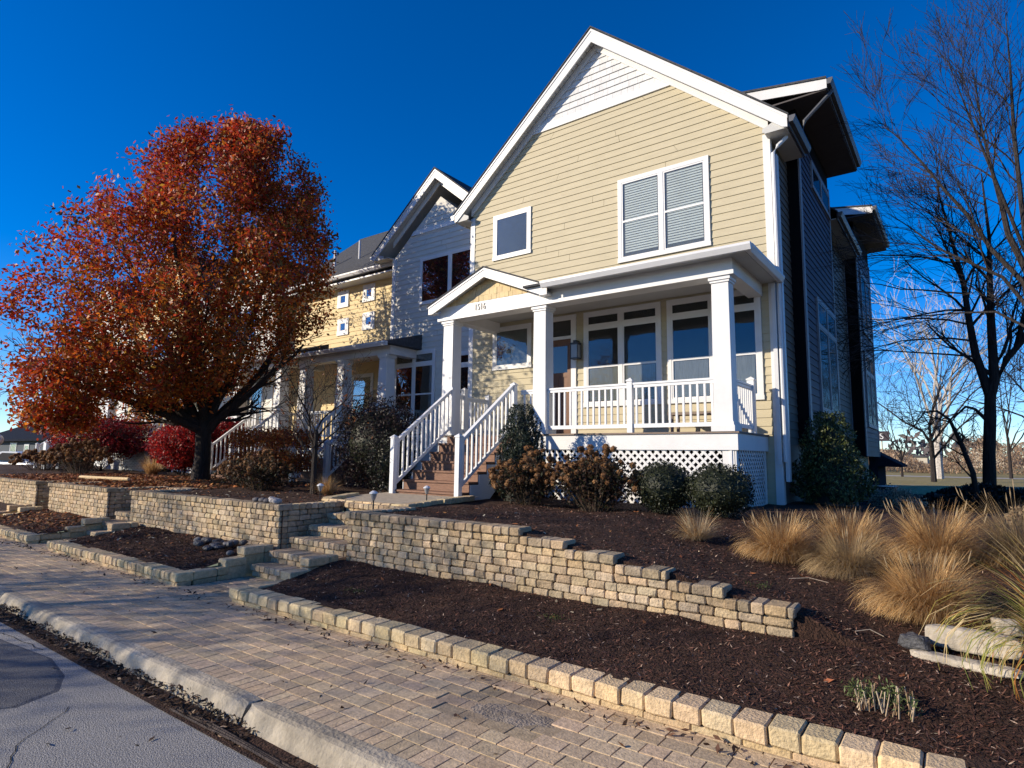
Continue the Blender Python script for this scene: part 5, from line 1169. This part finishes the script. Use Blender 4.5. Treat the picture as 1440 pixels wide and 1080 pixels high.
scatter_chips('paving_litter',[(-14,0,3.5,3.68,4),(-14,2,2.6,3.6,1.0)],620,.022,[(.10,.05,.03),(.04,.025,.02),(.22,.12,.06)],[4,4,1],lambda x,y:.004,m='leafg',lab='curled dry leaves scattered on the brick sidewalk',cat='fallen leaves',flat=.5,asp=.5,lift=.012)
scatter_chips('road_litter',[(-8,-3,.6,2.1,1)],40,.02,[(.05,.03,.02)],[1],lambda x,y:-.128,m='leafg',lab='few dark leaf bits on the asphalt',cat='fallen leaves',flat=.3,asp=.5,lift=.006)
# rusty edge bars in the gutter
mb=MB()
for k,y in enumerate((2.135,2.155,2.175)): mb.tube([(x,y+.006*math.sin(x*3+k),-.113+.004*math.sin(x*5+k)) for x in np.arange(-4.4,-2.2,.2)],.009,5)
tag(mb.build('gutter_rods',M['iron']),'rusty parallel rods lying along the asphalt edge by the broken kerb','rods')
# ---- stones
def boulder(name,lab,cat,c,sx,sy_,sz,m,rz=0,group=None,j=.12,t=(1,1,1),ee=.45):
    mb=MB(); n1,n2=9,14; v=[];f=[]; ca,sa=math.cos(rz),math.sin(rz)
    for i in range(n1+1):
        th=math.pi*i/n1
        for q in range(n2):
            ph=2*math.pi*q/n2; x,y,z=math.sin(th)*math.cos(ph),math.sin(th)*math.sin(ph),math.cos(th)
            e=ee; x,y,z=[math.copysign(abs(a)**e,a) for a in (x,y,z)]; k=1+j*hsh(x*2.3+c[0]*7,y*2+z*2+c[1]*5)
            x*=sx*k;y*=sy_*k;z*=sz*k; v.append((c[0]+x*ca-y*sa,c[1]+x*sa+y*ca,c[2]+z))
    for i in range(n1):
        for q in range(n2): f.append((i*n2+q,(i+1)*n2+q,(i+1)*n2+(q+1)%n2,i*n2+(q+1)%n2))
    mb.add(v,f,t); return tag(mb.build(name,M[m]),lab,cat,group)
boulder('limestone_block','long pale limestone block, the upper of the two at the bed\'s right','rock',(-.03,5.28,.40),.27,.065,.075,'rock',-.16,'limestone blocks',.05)
boulder('limestone_block','flat pale limestone slab lying in front of the taller block','rock',(-.08,5.02,.315),.30,.06,.028,'rock',-.2,'limestone blocks',.08)
boulder('dark_rock','small black crumpled rock at the left end of the limestone slab','rock',(-.34,5.12,.38),.085,.06,.045,'rockd',-.3,None,.25)
boulder('limestone_block','small pale stone half hidden by the tall reed grass','rock',(.17,5.6,.46),.08,.06,.05,'rock',.3,'limestone blocks',.15)
for i in range(16):
    x=-9.15+i*.1+random.uniform(-.05,.05) if i<8 else -8.95+random.uniform(0,.9); y=random.uniform(4.55,4.9)
    boulder('river_stone','smooth dark river stone in the pile at the foot of the middle wall','stone',(x,y,bedz(x,y)+.025+random.uniform(0,.05)),random.uniform(.05,.10),random.uniform(.04,.07),random.uniform(.025,.045),'rockd' if i%3 else 'rockl',random.uniform(0,3),'river stones in the bed',.1,(.6,.6,.62),.85)
for i,(x,s,l) in enumerate(((-8.5,.06,0),(-8.38,.06,1),(-8.2,.06,0),(-8.08,.075,1),(-7.96,.07,0),(-8.14,.05,1))):
    boulder('river_stone',('leftmost small dark river stone on the middle wall cap','light small river stone second from left on the middle wall cap','dark river stone in the middle of the row on the wall cap','largest pale rounded stone in the row on the wall cap','pale rounded stone at the right end of the row on the wall cap','small pale stone lying on top of the row on the wall cap')[i],'stone',(x,5.14+.03*(i%2),.885+s*.55+(.04 if i==5 else 0)),s,s*.8,s*.6,'rockl',.3*i,'river stones on the wall cap',.06,(1.2,1.2,1.25) if i>2 else (.35,.35,.4),.9)
mb=MB(); mb.tube([(-19.6,6.6,.90),(-18.2,6.65,.91),(-16.8,6.7,.93)],[.05,.045,.04],7); tag(mb.build('fallen_log',M['kerbstone']),'pale thin log lying among fallen leaves under the big tree','log')
for i,(a,b) in enumerate((((-1.35,6.1),(-1.05,6.25)),((-.72,5.25),(-.55,5.35)))):
    mb=MB(); z1=terz(*a)+.02; mb.tube([(a[0],a[1],z1),((a[0]+b[0])/2,(a[1]+b[1])/2+.03,z1+.01),(b[0],b[1],terz(*b)+.015)],.003,4,(.5,.4,.3)); tag(mb.build('twig',M['chip']),('pale bare twig on mulch left of the golden grasses','short pale twig on mulch left of the limestone slab')[i],'twig')
# ---- solar path lights
def plight(lab,x,y):
    z=.87; t=thing('path_light',lab,'garden light',(x,y,z),'small path lights by the walk'); mb=MB(); mb.tube([(x,y,z-.05),(x,y,z+.13)],.010,6); mb.build('stake',M['lamp'],t)
    mb=MB(); mb.tube([(x,y,z+.11),(x,y,z+.17),(x,y,z+.20)],[.02,.042,.045],12); mb.build('lens',M['lampglass'],t); mb=MB(); mb.tube([(x,y,z+.20),(x,y,z+.215),(x,y,z+.24)],[.06,.058,.02],12); mb.build('cap',M['gutter'],t)
plight('small path light standing on the wall end nearest the steps',-6.55,5.7); plight('small path light in front of the right stair newel',-7.05,7.25); plight('small path light left of the stone path, beside the low curb stone',-8.75,6.45)
# ---- trees across the street, outside the frame: they shade the pavement
def street_tree(lab,c,h,n,r):
    t=thing('street_tree',lab,'tree',c,'street trees across the road'); mb=MB(); mb.tube([(c[0],c[1],c[2]),(c[0],c[1],c[2]+h*.45)],[.14,.10],8); mb.build('trunk',M['bark'],t); mb=MB(); tips=[]
    for k in range(8): grow(mb,(c[0],c[1],c[2]+h*random.uniform(.3,.45)),(random.uniform(-.8,.8),random.uniform(-.8,.8),1),h*.5,.05,2,5,nb=4,spread=.7,tips=tips,minr=.008)
    mb.build('branches',M['bark'],t); tt=np.array([p[:] for p in tips]); i=rng.choice(len(tt),n); leafobj('foliage',tt[i]+rng.normal(size=(n,3))*r,.05,pal(n,[(.3,.12,.04)],[1]),M['leaf'],t)
street_tree('street tree with thin autumn crown across the road, outside the view',(-14.9,-5.2,-.1),6.0,9500,.30)
street_tree('second street tree across the road further left, outside the view',(-19.5,-4.0,-.1),5.4,7000,.30)
